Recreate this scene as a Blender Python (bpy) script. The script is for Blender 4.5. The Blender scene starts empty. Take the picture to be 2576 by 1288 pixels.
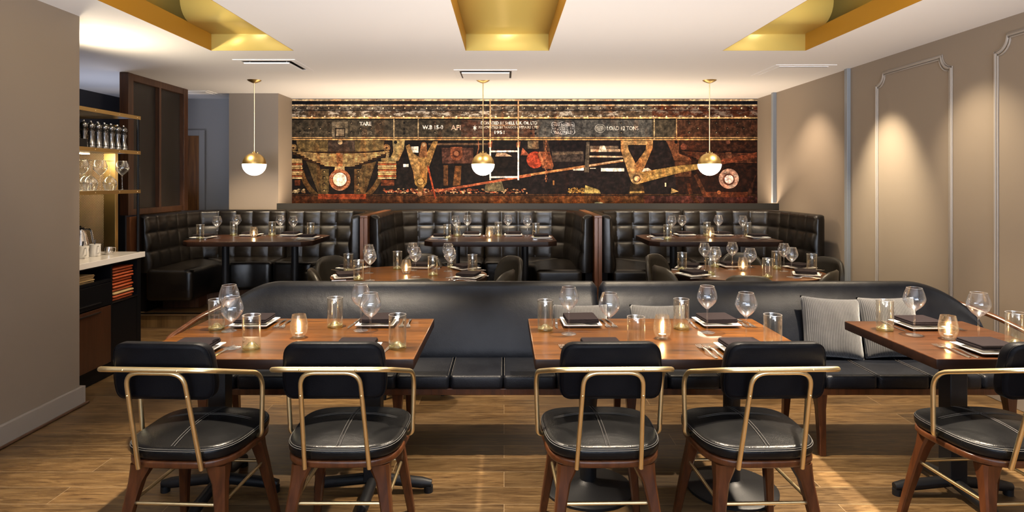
import bpy, bmesh, math, random
from mathutils import Vector, Matrix
random.seed(7)
PI = math.pi
sc = bpy.context.scene
COL = sc.collection
F = 1542.0
def at(u, v, z):           # image point lying on the horizontal plane z -> room x, y (camera height 1.5)
    y = F * (1.5 - z) / (v - 455.0)
    return ((u - 1268.0) * y / F, y)
def xat(u, y): return (u - 1268.0) * y / F

# ------------------------------------------------------------------ materials
MATS = {}
def nmat(name, color=(.5,.5,.5), rough=.5, metal=0.0, coat=0.0, coat_r=.1, spec=.5, sheen=0, bump=None, emis=None, estr=0, build=None):
    m = bpy.data.materials.new(name); m.use_nodes = True
    nt = m.node_tree; b = nt.nodes['Principled BSDF']
    b.inputs['Base Color'].default_value = (*color, 1)
    b.inputs['Roughness'].default_value = rough
    b.inputs['Metallic'].default_value = metal
    b.inputs['Coat Weight'].default_value = coat
    b.inputs['Coat Roughness'].default_value = coat_r
    b.inputs['Specular IOR Level'].default_value = spec
    b.inputs['Sheen Weight'].default_value = sheen
    if emis:
        b.inputs['Emission Color'].default_value = (*emis, 1); b.inputs['Emission Strength'].default_value = estr
    if bump:   # (scale, strength, distance)
        tc = N(nt, 'ShaderNodeTexCoord'); n = N(nt, 'ShaderNodeTexNoise'); n.inputs['Scale'].default_value = bump[0]; n.inputs['Detail'].default_value = 4
        bp = N(nt, 'ShaderNodeBump'); bp.inputs['Strength'].default_value = bump[1]; bp.inputs['Distance'].default_value = bump[2]
        L(nt, tc.outputs['Object'], n.inputs['Vector']); L(nt, n.outputs['Fac'], bp.inputs['Height']); L(nt, bp.outputs['Normal'], b.inputs['Normal'])
    if build: build(nt, b)
    MATS[name] = m
    return m
def N(nt, t): return nt.nodes.new(t)
def L(nt, a, b): nt.links.new(a, b)
def ramp(nt, stops):
    r = N(nt, 'ShaderNodeValToRGB'); e = r.color_ramp.elements
    e[0].position, e[0].color = stops[0][0], (*stops[0][1], 1)
    e[1].position, e[1].color = stops[-1][0], (*stops[-1][1], 1)
    for p, c in stops[1:-1]:
        x = e.new(p); x.color = (*c, 1)
    return r
def coords(nt, scale=(1,1,1), kind='Object', rot=(0,0,0)):
    tc = N(nt, 'ShaderNodeTexCoord'); mp = N(nt, 'ShaderNodeMapping')
    mp.inputs['Scale'].default_value = scale; mp.inputs['Rotation'].default_value = rot
    L(nt, tc.outputs[kind], mp.inputs['Vector']); return mp.outputs['Vector']
def math_(nt, op, a, b=None, c=None):
    n = N(nt, 'ShaderNodeMath'); n.operation = op
    for i, q in enumerate((a, b, c)):
        if q is None: continue
        if isinstance(q, (int, float)): n.inputs[i].default_value = q
        else: L(nt, q, n.inputs[i])
    return n.outputs[0]
def mixc(nt, fac, a, b, mode='MIX'):
    n = N(nt, 'ShaderNodeMix'); n.data_type = 'RGBA'; n.blend_type = mode
    for i, q in ((0, fac), (6, a), (7, b)):
        if isinstance(q, (int, float)): n.inputs[i].default_value = q
        elif isinstance(q, tuple): n.inputs[i].default_value = (*q, 1)
        else: L(nt, q, n.inputs[i])
    return n.outputs[2]

def wood(light, dark, axis=0, freq=1.0, random_tone=.0):
    def f(nt, b):
        s = [22*freq, 22*freq, 22*freq]; s[axis] = 1.6*freq
        v = coords(nt, tuple(s))
        n = N(nt, 'ShaderNodeTexNoise'); n.inputs['Scale'].default_value = 1.3; n.inputs['Detail'].default_value = 8; n.inputs['Roughness'].default_value = .65; n.inputs['Distortion'].default_value = .6
        L(nt, v, n.inputs['Vector'])
        mid = tuple((a+c)/2 for a, c in zip(light, dark))
        r = ramp(nt, [(.3, dark), (.5, mid), (.68, light)])
        L(nt, n.outputs['Fac'], r.inputs['Fac'])
        L(nt, r.outputs['Color'], b.inputs['Base Color'])
        bp = N(nt, 'ShaderNodeBump'); bp.inputs['Strength'].default_value = .06; bp.inputs['Distance'].default_value = .002
        L(nt, n.outputs['Fac'], bp.inputs['Height']); L(nt, bp.outputs['Normal'], b.inputs['Normal'])
    return f
def leather(c1, c2, wr=.35):
    def f(nt, b):
        v = coords(nt, (1,1,1))
        n = N(nt, 'ShaderNodeTexNoise'); n.inputs['Scale'].default_value = 6; n.inputs['Detail'].default_value = 5
        L(nt, v, n.inputs['Vector'])
        r = ramp(nt, [(.35, c1), (.7, c2)]); L(nt, n.outputs['Fac'], r.inputs['Fac']); L(nt, r.outputs['Color'], b.inputs['Base Color'])
        vo = N(nt, 'ShaderNodeTexVoronoi'); vo.inputs['Scale'].default_value = 320; L(nt, v, vo.inputs['Vector'])
        n2 = N(nt, 'ShaderNodeTexNoise'); n2.inputs['Scale'].default_value = 14; n2.inputs['Detail'].default_value = 6; L(nt, v, n2.inputs['Vector'])
        h = math_(nt, 'ADD', math_(nt, 'MULTIPLY', vo.outputs['Distance'], .25), math_(nt, 'MULTIPLY', n2.outputs['Fac'], 1.4))
        bp = N(nt, 'ShaderNodeBump'); bp.inputs['Strength'].default_value = wr; bp.inputs['Distance'].default_value = .004
        L(nt, h, bp.inputs['Height']); L(nt, bp.outputs['Normal'], b.inputs['Normal'])
    return f
def floor_nodes(nt, b):
    v = coords(nt, (1,1,1))
    br = N(nt, 'ShaderNodeTexBrick'); br.offset = .37; br.offset_frequency = 2; br.squash = 1
    br.inputs['Scale'].default_value = 1; br.inputs['Brick Width'].default_value = 1.55; br.inputs['Row Height'].default_value = .158
    br.inputs['Mortar Size'].default_value = .0016; br.inputs['Mortar Smooth'].default_value = .2; br.inputs['Bias'].default_value = 0
    br.inputs['Color1'].default_value = (0,0,0,1); br.inputs['Color2'].default_value = (1,1,1,1); br.inputs['Mortar'].default_value = (.5,.5,.5,1)
    L(nt, v, br.inputs['Vector'])
    # each plank's own tone shifts the grain
    sx = N(nt, 'ShaderNodeSeparateXYZ'); L(nt, v, sx.inputs[0])
    cx = N(nt, 'ShaderNodeCombineXYZ')
    L(nt, math_(nt, 'MULTIPLY', sx.outputs[0], 4.0), cx.inputs[0]); L(nt, math_(nt, 'MULTIPLY', sx.outputs[1], 34), cx.inputs[1])
    L(nt, math_(nt, 'MULTIPLY', br.outputs['Color'], 37.0), cx.inputs[2])
    n = N(nt, 'ShaderNodeTexNoise'); n.inputs['Scale'].default_value = 1.5; n.inputs['Detail'].default_value = 9; n.inputs['Roughness'].default_value = .68; n.inputs['Distortion'].default_value = .9
    L(nt, cx.outputs[0], n.inputs['Vector'])
    n2 = N(nt, 'ShaderNodeTexNoise'); n2.inputs['Scale'].default_value = 2.2; n2.inputs['Detail'].default_value = 2; L(nt, coords(nt, (1,3,1)), n2.inputs['Vector'])
    r = ramp(nt, [(.30, (.040,.019,.007)), (.46, (.115,.062,.021)), (.70, (.24,.145,.056))]); L(nt, n.outputs['Fac'], r.inputs['Fac'])
    tone = math_(nt, 'ADD', math_(nt, 'MULTIPLY', br.outputs['Color'], .5), .55)
    tone = math_(nt, 'MULTIPLY', tone, math_(nt, 'ADD', math_(nt, 'MULTIPLY', n2.outputs['Fac'], .9), .5))
    cm = N(nt, 'ShaderNodeCombineXYZ')
    for i in range(3): L(nt, tone, cm.inputs[i])
    c = mixc(nt, 1.0, r.outputs['Color'], cm.outputs[0], 'MULTIPLY')
    c = mixc(nt, math_(nt, 'MULTIPLY', br.outputs['Fac'], .75), c, (.32,.23,.13))  # pale joints: highlights on the plank bevels, put into the colour
    L(nt, c, b.inputs['Base Color'])
    rr = math_(nt, 'ADD', math_(nt, 'MULTIPLY', n.outputs['Fac'], .25), .32); L(nt, rr, b.inputs['Roughness'])
    bp = N(nt, 'ShaderNodeBump'); bp.inputs['Strength'].default_value = .25; bp.inputs['Distance'].default_value = .003
    L(nt, math_(nt, 'SUBTRACT', n.outputs['Fac'], math_(nt, 'MULTIPLY', br.outputs['Fac'], .8)), bp.inputs['Height']); L(nt, bp.outputs['Normal'], b.inputs['Normal'])
def corduroy(nt, b):
    v = coords(nt, (1,1,1))
    sx = N(nt, 'ShaderNodeSeparateXYZ'); L(nt, v, sx.inputs[0])
    s = math_(nt, 'SINE', math_(nt, 'MULTIPLY', sx.outputs[0], 2*PI/.0105))
    s = math_(nt, 'ADD', math_(nt, 'MULTIPLY', s, .5), .5)
    n = N(nt, 'ShaderNodeTexNoise'); n.inputs['Scale'].default_value = 25; L(nt, v, n.inputs['Vector'])
    c = mixc(nt, math_(nt, 'MULTIPLY', s, math_(nt, 'ADD', n.outputs['Fac'], .4)), (.014,.014,.016), (.07,.067,.067))
    L(nt, c, b.inputs['Base Color'])
    bp = N(nt, 'ShaderNodeBump'); bp.inputs['Strength'].default_value = .7; bp.inputs['Distance'].default_value = .003
    L(nt, s, bp.inputs['Height']); L(nt, bp.outputs['Normal'], b.inputs['Normal'])
def woven(axis, cell, c_hi, c_lo):
    def f(nt, b):
        v = coords(nt, (1,1,1)); sx = N(nt, 'ShaderNodeSeparateXYZ'); L(nt, v, sx.inputs[0])
        a = math_(nt, 'SINE', math_(nt, 'MULTIPLY', sx.outputs[axis], 2*PI/cell))
        z = math_(nt, 'SINE', math_(nt, 'MULTIPLY', sx.outputs[2], 2*PI/cell))
        p = math_(nt, 'MULTIPLY', a, z)
        p = math_(nt, 'SMOOTH_MIN', math_(nt, 'MAXIMUM', math_(nt, 'MULTIPLY', p, 3.0), 0), 1.0, .1)
        L(nt, mixc(nt, p, c_lo, c_hi), b.inputs['Base Color'])
        bp = N(nt, 'ShaderNodeBump'); bp.inputs['Strength'].default_value = .6; bp.inputs['Distance'].default_value = .003
        L(nt, p, bp.inputs['Height']); L(nt, bp.outputs['Normal'], b.inputs['Normal'])
    return f
def mural_nodes(nt, b):
    at_ = N(nt, 'ShaderNodeAttribute'); at_.attribute_name = 'paint'
    v = coords(nt, (1,1,1))
    n = N(nt, 'ShaderNodeTexNoise'); n.inputs['Scale'].default_value = 16; n.inputs['Detail'].default_value = 9; n.inputs['Roughness'].default_value = .72; L(nt, v, n.inputs['Vector'])
    n2 = N(nt, 'ShaderNodeTexNoise'); n2.inputs['Scale'].default_value = 3; n2.inputs['Detail'].default_value = 5; L(nt, coords(nt, (3.2,1,1.0)), n2.inputs['Vector'])
    n3 = N(nt, 'ShaderNodeTexNoise'); n3.inputs['Scale'].default_value = 7; n3.inputs['Detail'].default_value = 8; n3.inputs['Roughness'].default_value = .8; L(nt, coords(nt, (1,1,2.2)), n3.inputs['Vector'])
    g = ramp(nt, [(.34, (.10,.10,.11)), (.5, (.55,.55,.57)), (.67, (1.8,1.75,1.7))]); L(nt, n.outputs['Fac'], g.inputs['Fac'])
    c = mixc(nt, 1.0, at_.outputs['Color'], g.outputs['Color'], 'MULTIPLY')
    rust = ramp(nt, [(.52, (0,0,0)), (.68, (1,1,1))]); L(nt, n2.outputs['Fac'], rust.inputs['Fac'])
    c = mixc(nt, math_(nt, 'MULTIPLY', rust.outputs['Color'], .5), c, mixc(nt, 1.0, c, (1.25,.66,.36), 'MULTIPLY'))
    drk = ramp(nt, [(.32, (.3,.3,.3)), (.46, (1,1,1))]); L(nt, n3.outputs['Fac'], drk.inputs['Fac'])
    c = mixc(nt, 1.0, c, drk.outputs['Color'], 'MULTIPLY')
    # pale flaking paint where the attribute's alpha asks for it
    fl = ramp(nt, [(.53, (0,0,0)), (.57, (1,1,1))]); L(nt, n3.outputs['Fac'], fl.inputs['Fac'])
    inv = math_(nt, 'SUBTRACT', 1.0, at_.outputs['Alpha'])
    c = mixc(nt, math_(nt, 'MULTIPLY', fl.outputs['Color'], inv), c, (.42,.36,.28))
    L(nt, c, b.inputs['Base Color'])
def glassy(name, tint, edge, base_gl=.06, power=.35, haze=.30):
    m = bpy.data.materials.new(name); m.use_nodes = True; nt = m.node_tree; nt.nodes.clear()
    o = N(nt, 'ShaderNodeOutputMaterial'); mx = N(nt, 'ShaderNodeMixShader'); m2 = N(nt, 'ShaderNodeMixShader'); tr = N(nt, 'ShaderNodeBsdfTransparent')
    gl = N(nt, 'ShaderNodeBsdfGlossy'); g2 = N(nt, 'ShaderNodeBsdfGlossy')
    tr.inputs['Color'].default_value = (*tint, 1); gl.inputs['Color'].default_value = (*edge, 1); gl.inputs['Roughness'].default_value = 0.03
    g2.inputs['Color'].default_value = (*edge, 1); g2.inputs['Roughness'].default_value = .32
    lw = N(nt, 'ShaderNodeLayerWeight'); lw.inputs['Blend'].default_value = power
    f = math_(nt, 'MINIMUM', math_(nt, 'ADD', math_(nt, 'MULTIPLY', math_(nt, 'POWER', lw.outputs['Facing'], 2.0), .9), base_gl), 1.0)
    m2.inputs[0].default_value = haze; L(nt, gl.outputs[0], m2.inputs[1]); L(nt, g2.outputs[0], m2.inputs[2])
    L(nt, f, mx.inputs[0]); L(nt, tr.outputs[0], mx.inputs[1]); L(nt, m2.outputs[0], mx.inputs[2]); L(nt, mx.outputs[0], o.inputs[0])
    MATS[name] = m; return m

nmat('wall_paint', (.245,.195,.148), .55, bump=(120,.05,.002))
nmat('wall_grey', (.23,.225,.23), .6, bump=(120,.05,.002))
nmat('trim_paint', (.30,.262,.225), .35)
nmat('strip_paint', (.22,.235,.25), .4)
nmat('ceiling_paint', (.84,.815,.79), .7)
nmat('dark_wall', (.012,.012,.018), .6)
nmat('knee_wall', (.02,.018,.015), .5, spec=.2)
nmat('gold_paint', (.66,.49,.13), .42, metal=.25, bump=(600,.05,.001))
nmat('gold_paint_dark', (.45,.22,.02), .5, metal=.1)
nmat('brass', (.86,.70,.40), .33, metal=1)
nmat('brass_dark', (.45,.31,.12), .35, metal=1)
nmat('steel', (.62,.6,.58), .22, metal=1)
nmat('dark_steel', (.22,.22,.23), .3, metal=1)
nmat('black_metal', (.008,.008,.009), .45, spec=.3, bump=(300,.3,.002))
nmat('black_paint', (.004,.004,.005), .4, spec=.15)
nmat('leather_black', (.012,.012,.013), .46, spec=.07, build=leather((.002,.002,.003), (.006,.006,.007), .22))
nmat('leather_seat', (.01,.01,.01), .27, spec=.23, build=leather((.003,.003,.0035), (.008,.008,.008), .35))
nmat('leather_booth', (.012,.012,.013), .27, spec=.5, build=leather((.004,.003,.0025), (.010,.008,.006), .4))
nmat('leather_bench', (.012,.012,.013), .40, spec=.22, build=leather((.0025,.003,.005), (.006,.007,.010), .45))
nmat('leather_tub', (.03,.026,.02), .40, spec=.3, build=leather((.012,.010,.007), (.025,.021,.015), .3))
nmat('stitching', (.07,.065,.06), .6)
nmat('table_wood', (.3,.12,.04), .30, coat=.17, coat_r=.03, spec=.2, build=wood((.112,.040,.007), (.014,.0045,.001), 0, 1.0))
nmat('table_edge', (.05,.02,.01), .45, spec=.2, build=wood((.022,.009,.005), (.008,.003,.002), 0, 1.0))
nmat('walnut', (.3,.12,.04), .3, spec=.22, coat=.14, coat_r=.14, build=wood((.062,.022,.008), (.017,.006,.002), 0, 1.0))
nmat('leg_wood', (.2,.07,.03), .28, coat=.15, spec=.3, build=wood((.115,.037,.012), (.042,.013,.005), 2, 1.0))
nmat('screen_wood', (.1,.04,.02), .38, build=wood((.10,.042,.018), (.035,.013,.006), 2, 1.2))
nmat('divider_wood_lit', (.1,.04,.02), .35, build=wood((.22,.085,.035), (.09,.032,.013), 2, 1.2))  # raised tone: the light falling on the dividers is put into the colour
nmat('door_wood', (.1,.04,.02), .4, build=wood((.26,.11,.03), (.08,.03,.009), 2, .8))
nmat('floor_wood', (.2,.1,.05), .4, build=floor_nodes)
nmat('ceramic', (.80,.78,.74), .18, coat=.3)
nmat('napkin_cloth', (.014,.010,.011), .9, sheen=.0, spec=.1, bump=(900,.4,.001))
nmat('corduroy', (.2,.2,.2), .85, sheen=.3, build=corduroy)
nmat('quartz', (.80,.76,.71), .2)
nmat('menu_leather', (.42,.075,.018), .35)
nmat('kraft', (.50,.34,.15), .8)
nmat('woven_brass', (.2,.15,.1), .35, metal=.6, build=woven(0, .014, (.62,.45,.27), (.02,.015,.012)))
nmat('woven_side', (.2,.15,.1), .3, metal=.3, build=woven(1, .022, (.075,.06,.05), (.012,.009,.007)))
nmat('wax', (.8,.74,.6), .5)
nmat('flame', (1,.6,.2), .5, emis=(1,.55,.2), estr=55)
nmat('globe_glow', (1,.9,.75), .4, emis=(1,.80,.56), estr=20)
nmat('led', (1,.8,.5), .5, emis=(1,.72,.38), estr=40)
nmat('mural_print', (.2,.1,.05), .6, spec=.08, build=mural_nodes)
nmat('cabinet_brown', (.05,.018,.008), .28, build=wood((.065,.024,.011), (.035,.013,.006), 2, 1.0))
glassy('glass', (.985,.988,.99), (.95,.97,1.0), .05, .42)
glassy('glass_warm', (.985,.98,.955), (1.0,.98,.93), .05, .40)
glassy('glass_green', (.88,.90,.62), (1,1,.78), .12, .5)
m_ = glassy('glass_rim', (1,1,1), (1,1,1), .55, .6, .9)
glassy('pane_glass', (.9,.9,.9), (1,1,1), .05, .25)

# ------------------------------------------------------------------ mesh builder
class MB:
    def __init__(s): s.v = []; s.f = []; s.m = []
    def add(s, vs, fs, mi=0):
        o = len(s.v); s.v += [tuple(q) for q in vs]; s.f += [tuple(i+o for i in f) for f in fs]; s.m += [mi]*len(fs); return s
    def box(s, x0, x1, y0, y1, z0, z1, mi=0):
        return s.add([(x0,y0,z0),(x1,y0,z0),(x1,y1,z0),(x0,y1,z0),(x0,y0,z1),(x1,y0,z1),(x1,y1,z1),(x0,y1,z1)],
                     [(3,2,1,0),(4,5,6,7),(0,1,5,4),(1,2,6,5),(2,3,7,6),(3,0,4,7)], mi)
    def loft(s, rings, closed=True, cap=True, mi=0):
        n = len(rings[0]); vs = [p for r in rings for p in r]; fs = []
        for i in range(len(rings)-1):
            for j in range(n if closed else n-1):
                k = (j+1) % n
                fs.append((i*n+j, i*n+k, (i+1)*n+k, (i+1)*n+j))
        if cap and closed:
            fs.append(tuple(reversed(range(n)))); fs.append(tuple((len(rings)-1)*n+j for j in range(n)))
        return s.add(vs, fs, mi)
    def lathe(s, prof, n=24, c=(0,0), mi=0, cap=False):
        rings = [[(c[0]+r*math.cos(2*PI*j/n), c[1]+r*math.sin(2*PI*j/n), z) for j in range(n)] for r, z in prof]
        return s.loft(rings, True, cap, mi)
    def tube(s, pts, r, n=10, closed=False, mi=0, flat=None):
        P = [Vector(p) for p in pts]; m = len(P); rings = []; nrm = None
        for i in range(m):
            if closed: t = P[(i+1) % m] - P[i-1]
            else: t = P[min(i+1, m-1)] - P[max(i-1, 0)]
            t.normalize()
            if nrm is None:
                a = Vector((0,0,1)) if abs(t.z) < .9 else Vector((1,0,0))
                nrm = (a - t*a.dot(t)).normalized()
            else:
                nrm = (nrm - t*nrm.dot(t)); nrm.normalize()
            bn = t.cross(nrm)
            rr = r[i] if isinstance(r, (list, tuple)) else r
            fl = flat or 1
            rings.append([tuple(P[i] + nrm*rr*fl*math.cos(2*PI*j/n) + bn*rr*math.sin(2*PI*j/n)) for j in range(n)])
        if closed: rings.append(rings[0]); return s.loft(rings, True, False, mi)
        return s.loft(rings, True, True, mi)
    def slab(s, outline, z0, z1, r=.01, seg=3, mi=0, dome=0):
        """outline (x,y) counter-clockwise with rounded rims top and bottom"""
        def inset(d):
            n = len(outline); out = []
            for i in range(n):
                a = Vector(outline[i-1]); b = Vector(outline[i]); c = Vector(outline[(i+1) % n])
                e1 = (b-a); e2 = (c-b)
                if e1.length < 1e-9: e1 = e2
                if e2.length < 1e-9: e2 = e1
                e1 = e1.normalized(); e2 = e2.normalized()
                n1 = Vector((-e1.y, e1.x)); n2 = Vector((-e2.y, e2.x)); q = n1+n2
                q = q/max(q.dot(n1)*1.0, .3) if q.length > 1e-6 else n1
                out.append((b.x+q.x*d, b.y+q.y*d))
            return out
        rings = [[(x, y, z0) for x, y in inset(r*1.12)]]
        for k in range(seg+1):
            a = PI/2*k/seg; o = inset(r*(1-math.sin(a))); rings.append([(x, y, z0 + r*(1-math.cos(a))) for x, y in o])
        for k in range(seg+1):
            a = PI/2*k/seg; o = inset(r*(1-math.cos(a))); rings.append([(x, y, z1 - r*(1-math.sin(a))) for x, y in o])
        if not dome: rings.append([(x, y, z1) for x, y in inset(r*1.12)])
        if dome:
            cx = sum(p[0] for p in outline)/len(outline); cy = sum(p[1] for p in outline)/len(outline); base = inset(r)
            for k in range(1, 7):
                t = k/7; rings.append([(cx+(x-cx)*(1-t), cy+(y-cy)*(1-t), z1 + dome*(1-(1-t)**2)) for x, y in base])
        return s.loft(rings, True, True, mi)
    def xf(s, M, start=0):
        s.v[start:] = [tuple(M @ Vector(p)) for p in s.v[start:]]; return s
    def mesh(s, name, mats, smooth=40, bevel=0):
        me = bpy.data.meshes.new(name); me.from_pydata(s.v, [], s.f)
        for m in (mats if isinstance(mats, (list, tuple)) else [mats]): me.materials.append(MATS[m])
        me.polygons.foreach_set('material_index', s.m)
        bm = bmesh.new(); bm.from_mesh(me)
        bmesh.ops.recalc_face_normals(bm, faces=bm.faces)
        if bevel: bmesh.ops.bevel(bm, geom=list(bm.edges), offset=bevel, segments=2, profile=.5, affect='EDGES', clamp_overlap=True)
        bm.to_mesh(me); bm.free()
        if smooth:
            me.polygons.foreach_set('use_smooth', [True]*len(me.polygons)); me.set_sharp_from_angle(angle=math.radians(smooth))
        return me
def fillet(pts, r, n=6):
    """round the inner corners of a polyline"""
    P = [Vector(p) for p in pts]; out = [P[0]]
    for i in range(1, len(P)-1):
        rr = r[i-1] if isinstance(r, (list, tuple)) else r
        a = (P[i-1]-P[i]); b = (P[i+1]-P[i]); d = min(rr, a.length*.49, b.length*.49)
        p0 = P[i]+a.normalized()*d; p1 = P[i]+b.normalized()*d
        for k in range(n+1):
            t = k/n; out.append(p0*(1-t)**2 + P[i]*2*t*(1-t) + p1*t**2)
    out.append(P[-1]); return [tuple(p) for p in out]
def rounded(pts, r, n=5):
    """round every corner of a closed 2-D outline"""
    P = [Vector(p) for p in pts]; out = []; m = len(P)
    for i in range(m):
        rr = r[i] if isinstance(r, (list, tuple)) else r
        a = P[i-1]-P[i]; b = P[(i+1) % m]-P[i]; d = min(rr, a.length*.49, b.length*.49)
        p0 = P[i]+a.normalized()*d; p1 = P[i]+b.normalized()*d
        for k in range(n+1):
            t = k/n; q = p0*(1-t)**2 + P[i]*2*t*(1-t) + p1*t**2; out.append((q.x, q.y))
    return out
def rect(x0, x1, y0, y1): return [(x0,y0),(x1,y0),(x1,y1),(x0,y1)]

def obj(name, mb, mats, parent=None, smooth=40, bevel=0, loc=None, rot=None):
    me = mb.mesh(name, mats, smooth, bevel) if isinstance(mb, MB) else mb
    o = bpy.data.objects.new(name, me); COL.objects.link(o)
    if parent: o.parent = parent
    if loc: o.location = loc
    if rot: o.rotation_euler = rot
    return o
def tag(o, label=None, cat=None, group=None, kind=None):
    if label: o['label'] = label
    if cat: o['category'] = cat
    if group: o['group'] = group
    if kind: o['kind'] = kind
    return o
def thing(name, label, cat, loc=(0,0,0), rz=0, group=None):
    o = bpy.data.objects.new(name, None); COL.objects.link(o); o.empty_display_size = .05
    o.location = loc; o.rotation_euler = (0,0,rz); return tag(o, label, cat, group)
def struct(name, mb, mats, **k):
    o = obj(name, mb, mats, **k); o['kind'] = 'structure'; return o
KIDS = {}
def copy_tree(o, loc, rz, label, parent=None):
    c = o.copy(); COL.objects.link(c)
    if parent is None:
        c.location = loc; c.rotation_euler = (0,0,rz); c['label'] = label
    else: c.parent = parent
    if o.name not in KIDS: KIDS[o.name] = list(o.children)
    for ch in KIDS[o.name]: copy_tree(ch, None, None, None, c)
    return c
PROTO = {}; USED = set()
def place(kind, maker, loc, rz, label, group):
    """first use moves the modelled thing itself, later ones copy it with its parts"""
    if kind not in PROTO:
        o = maker(); PROTO[kind] = o; o.location = loc; o.rotation_euler = (0,0,rz); o['label'] = label; o['group'] = group; return o
    c = copy_tree(PROTO[kind], loc, rz, label); c['group'] = group; return c

# ------------------------------------------------------------------ the room
H = 2.60; XR = 3.387; XL = -5.07; YB = 8.2; YF = -2.6; PZ = .15; PY = 6.23
struct('floor', MB().box(XL, XR, YF, YB+.1, -.1, 0), 'floor_wood', smooth=0)
fl2 = MB().box(XL, XR, PY, YB, .0005, PZ); struct('floor_platform', fl2, 'floor_wood', smooth=0)
struct('trim_1', MB().box(XL, XR, PY-.012, PY+.03, PZ, PZ+.006).box(XL, XR, PY-.012, PY, PZ-.02, PZ+.006), 'steel', smooth=0)
struct('trim_2', MB().box(XL, XR, PY-.014, PY-.001, .0005, .012), 'steel', smooth=0)
# ceiling with three openings for the gold coves
TRAYS = [(-2.474, -1.777), (-.325, .379), (1.845, 2.546)]; TY0, TY1 = 1.6, 5.18
ce = MB(); xs = [XL] + [q for t in TRAYS for q in t] + [XR]
ce.box(XL, XR, TY1, YB+.1, H, H+.02); ce.box(XL, XR, YF, TY0, H, H+.02)
for i in range(0, len(xs), 2): ce.box(xs[i], xs[i+1], TY0, TY1, H, H+.02)
struct('ceiling', ce, 'ceiling_paint', smooth=0)
struct('wall_right', MB().box(XR, XR+.1, YF, YB+.1, 0, 3.2), 'wall_paint', smooth=0)
struct('wall_back', MB().box(XL, XR, YB, YB+.1, 0, 3.2), 'wall_grey', smooth=0)
struct('wall_outer_left', MB().box(XL-.1, XL, YF, YB+.1, 0, 3.2), 'dark_wall', smooth=0)
# near left wall, cut off at y = 4.1
struct('wall_left', MB().box(-3.02, -2.84, YF, 4.1, 0, H), 'wall_paint', smooth=0)
struct('baseboard_left', MB().box(-2.84, -2.815, YF, 4.0995, 0.012, .125).box(-3.02, -2.815, 4.1, 4.125, .012, .125), 'trim_paint', smooth=0, bevel=.003)
struct('trim_3', MB().tube([(-2.808, YF, .009), (-2.808, 4.14, .009)], .009, 8), 'screen_wood')
# column behind the left booth
struct('wall_column', MB().box(-3.455, -2.836, 7.7, YB, PZ, H), 'wall_paint', smooth=0)
# low wall carrying a ledge behind the booths
struct('wall_low', MB().box(-2.8, XR, 7.55, 7.60, PZ, 1.222).box(-2.8, XR, 7.60, YB-.012, PZ, 1.15), 'knee_wall', smooth=0)
# wall behind the camera with a window opening
wr = MB(); wx0, wx1, wz0, wz1 = -2.2, 2.6, .7, 2.35
wr.box(XL, wx0, YF-.1, YF, 0, H+.3).box(wx1, XR, YF-.1, YF, 0, H+.3).box(wx0, wx1, YF-.1, YF, 0, wz0).box(wx0, wx1, YF-.1, YF, wz1, H+.3)
struct('wall_rear', wr, 'dark_wall', smooth=0)
wf = MB()
for x in (wx0, -.6, 1.0, wx1-.06): wf.box(x, x+.06, YF-.08, YF-.02, wz0, wz1)
wf.box(wx0, wx1, YF-.08, YF-.02, wz0, wz0+.06).box(wx0, wx1, YF-.08, YF-.02, wz1-.06, wz1)
struct('window_1', wf, 'black_paint', smooth=0)
# right wall vertical strips and panel mouldings
struct('trim_4', MB().box(XR-.035, XR+.001, 5.99, 6.04, 0.001, H), 'strip_paint', smooth=0, bevel=.002)
struct('trim_5', MB().box(XR-.045, XR+.001, 7.62, 7.67, 1.226, H), 'strip_paint', smooth=0, bevel=.002)
def moulding(name, y0, y1, z0, z1, r=.105):
    def ring(ins):
        a0, a1, b0, b1 = y0+ins, y1-ins, z0+ins, z1-ins; rr = r; pts = []
        for cy, cz, s in ((a1, b1, 0), (a0, b1, 1), (a0, b0, 2), (a1, b0, 3)):
            # concave quarter circles centred on the corners
            for k in range(9):
                t = k/8*PI/2
                if s == 0: p = (cy - rr*math.sin(t+0) if False else cy-rr*math.sin(t), cz-rr*math.cos(t))
                elif s == 1: p = (cy+rr*math.cos(t), cz-rr*math.sin(t))
                elif s == 2: p = (cy+rr*math.sin(t), cz+rr*math.cos(t))
                else: p = (cy-rr*math.cos(t), cz+rr*math.sin(t))
                pts.append(p)
        return pts
    mb = MB()
    for ins, rad in ((0, .011), (.019, .006), (-.0125, .004)):
        pts = [(XR-.004, y, z) for y, z in ring(ins)]
        mb.tube(pts, rad, 8, closed=True)
    struct(name, mb, 'trim_paint')
moulding('trim_6', 4.64, 5.57, .32, 2.46)
moulding('trim_7', 3.05, 4.22, .32, 2.48)
moulding('trim_8', 1.4, 2.65, .32, 2.48)
struct('baseboard_right', MB().box(XR-.02, XR, YF, PY-.02, .001, .12), 'trim_paint', smooth=0, bevel=.003)
# door in the far left corner
dx0, dx1 = -4.85, -4.06
d1 = obj('door_1', MB().box(dx0, dx1, YB-.05, YB-.012, PZ, 2.10), 'door_wood', smooth=0, bevel=.002); d1['kind'] = 'structure'
obj('door_handle', MB().tube(fillet([(dx1-.08, YB-.05, 1.1), (dx1-.08, YB-.1, 1.1), (dx1-.2, YB-.1, 1.1)], .02), .009), 'steel', d1)
fr = MB(); fr.box(dx1, dx1+.075, YB-.045, YB-.0005, PZ, 2.175).box(dx0-.075, dx0, YB-.045, YB-.0005, PZ, 2.175).box(dx0, dx1, YB-.045, YB-.0005, 2.10, 2.175)
struct('trim_9', fr, 'wall_grey', smooth=0, bevel=.003)

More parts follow.
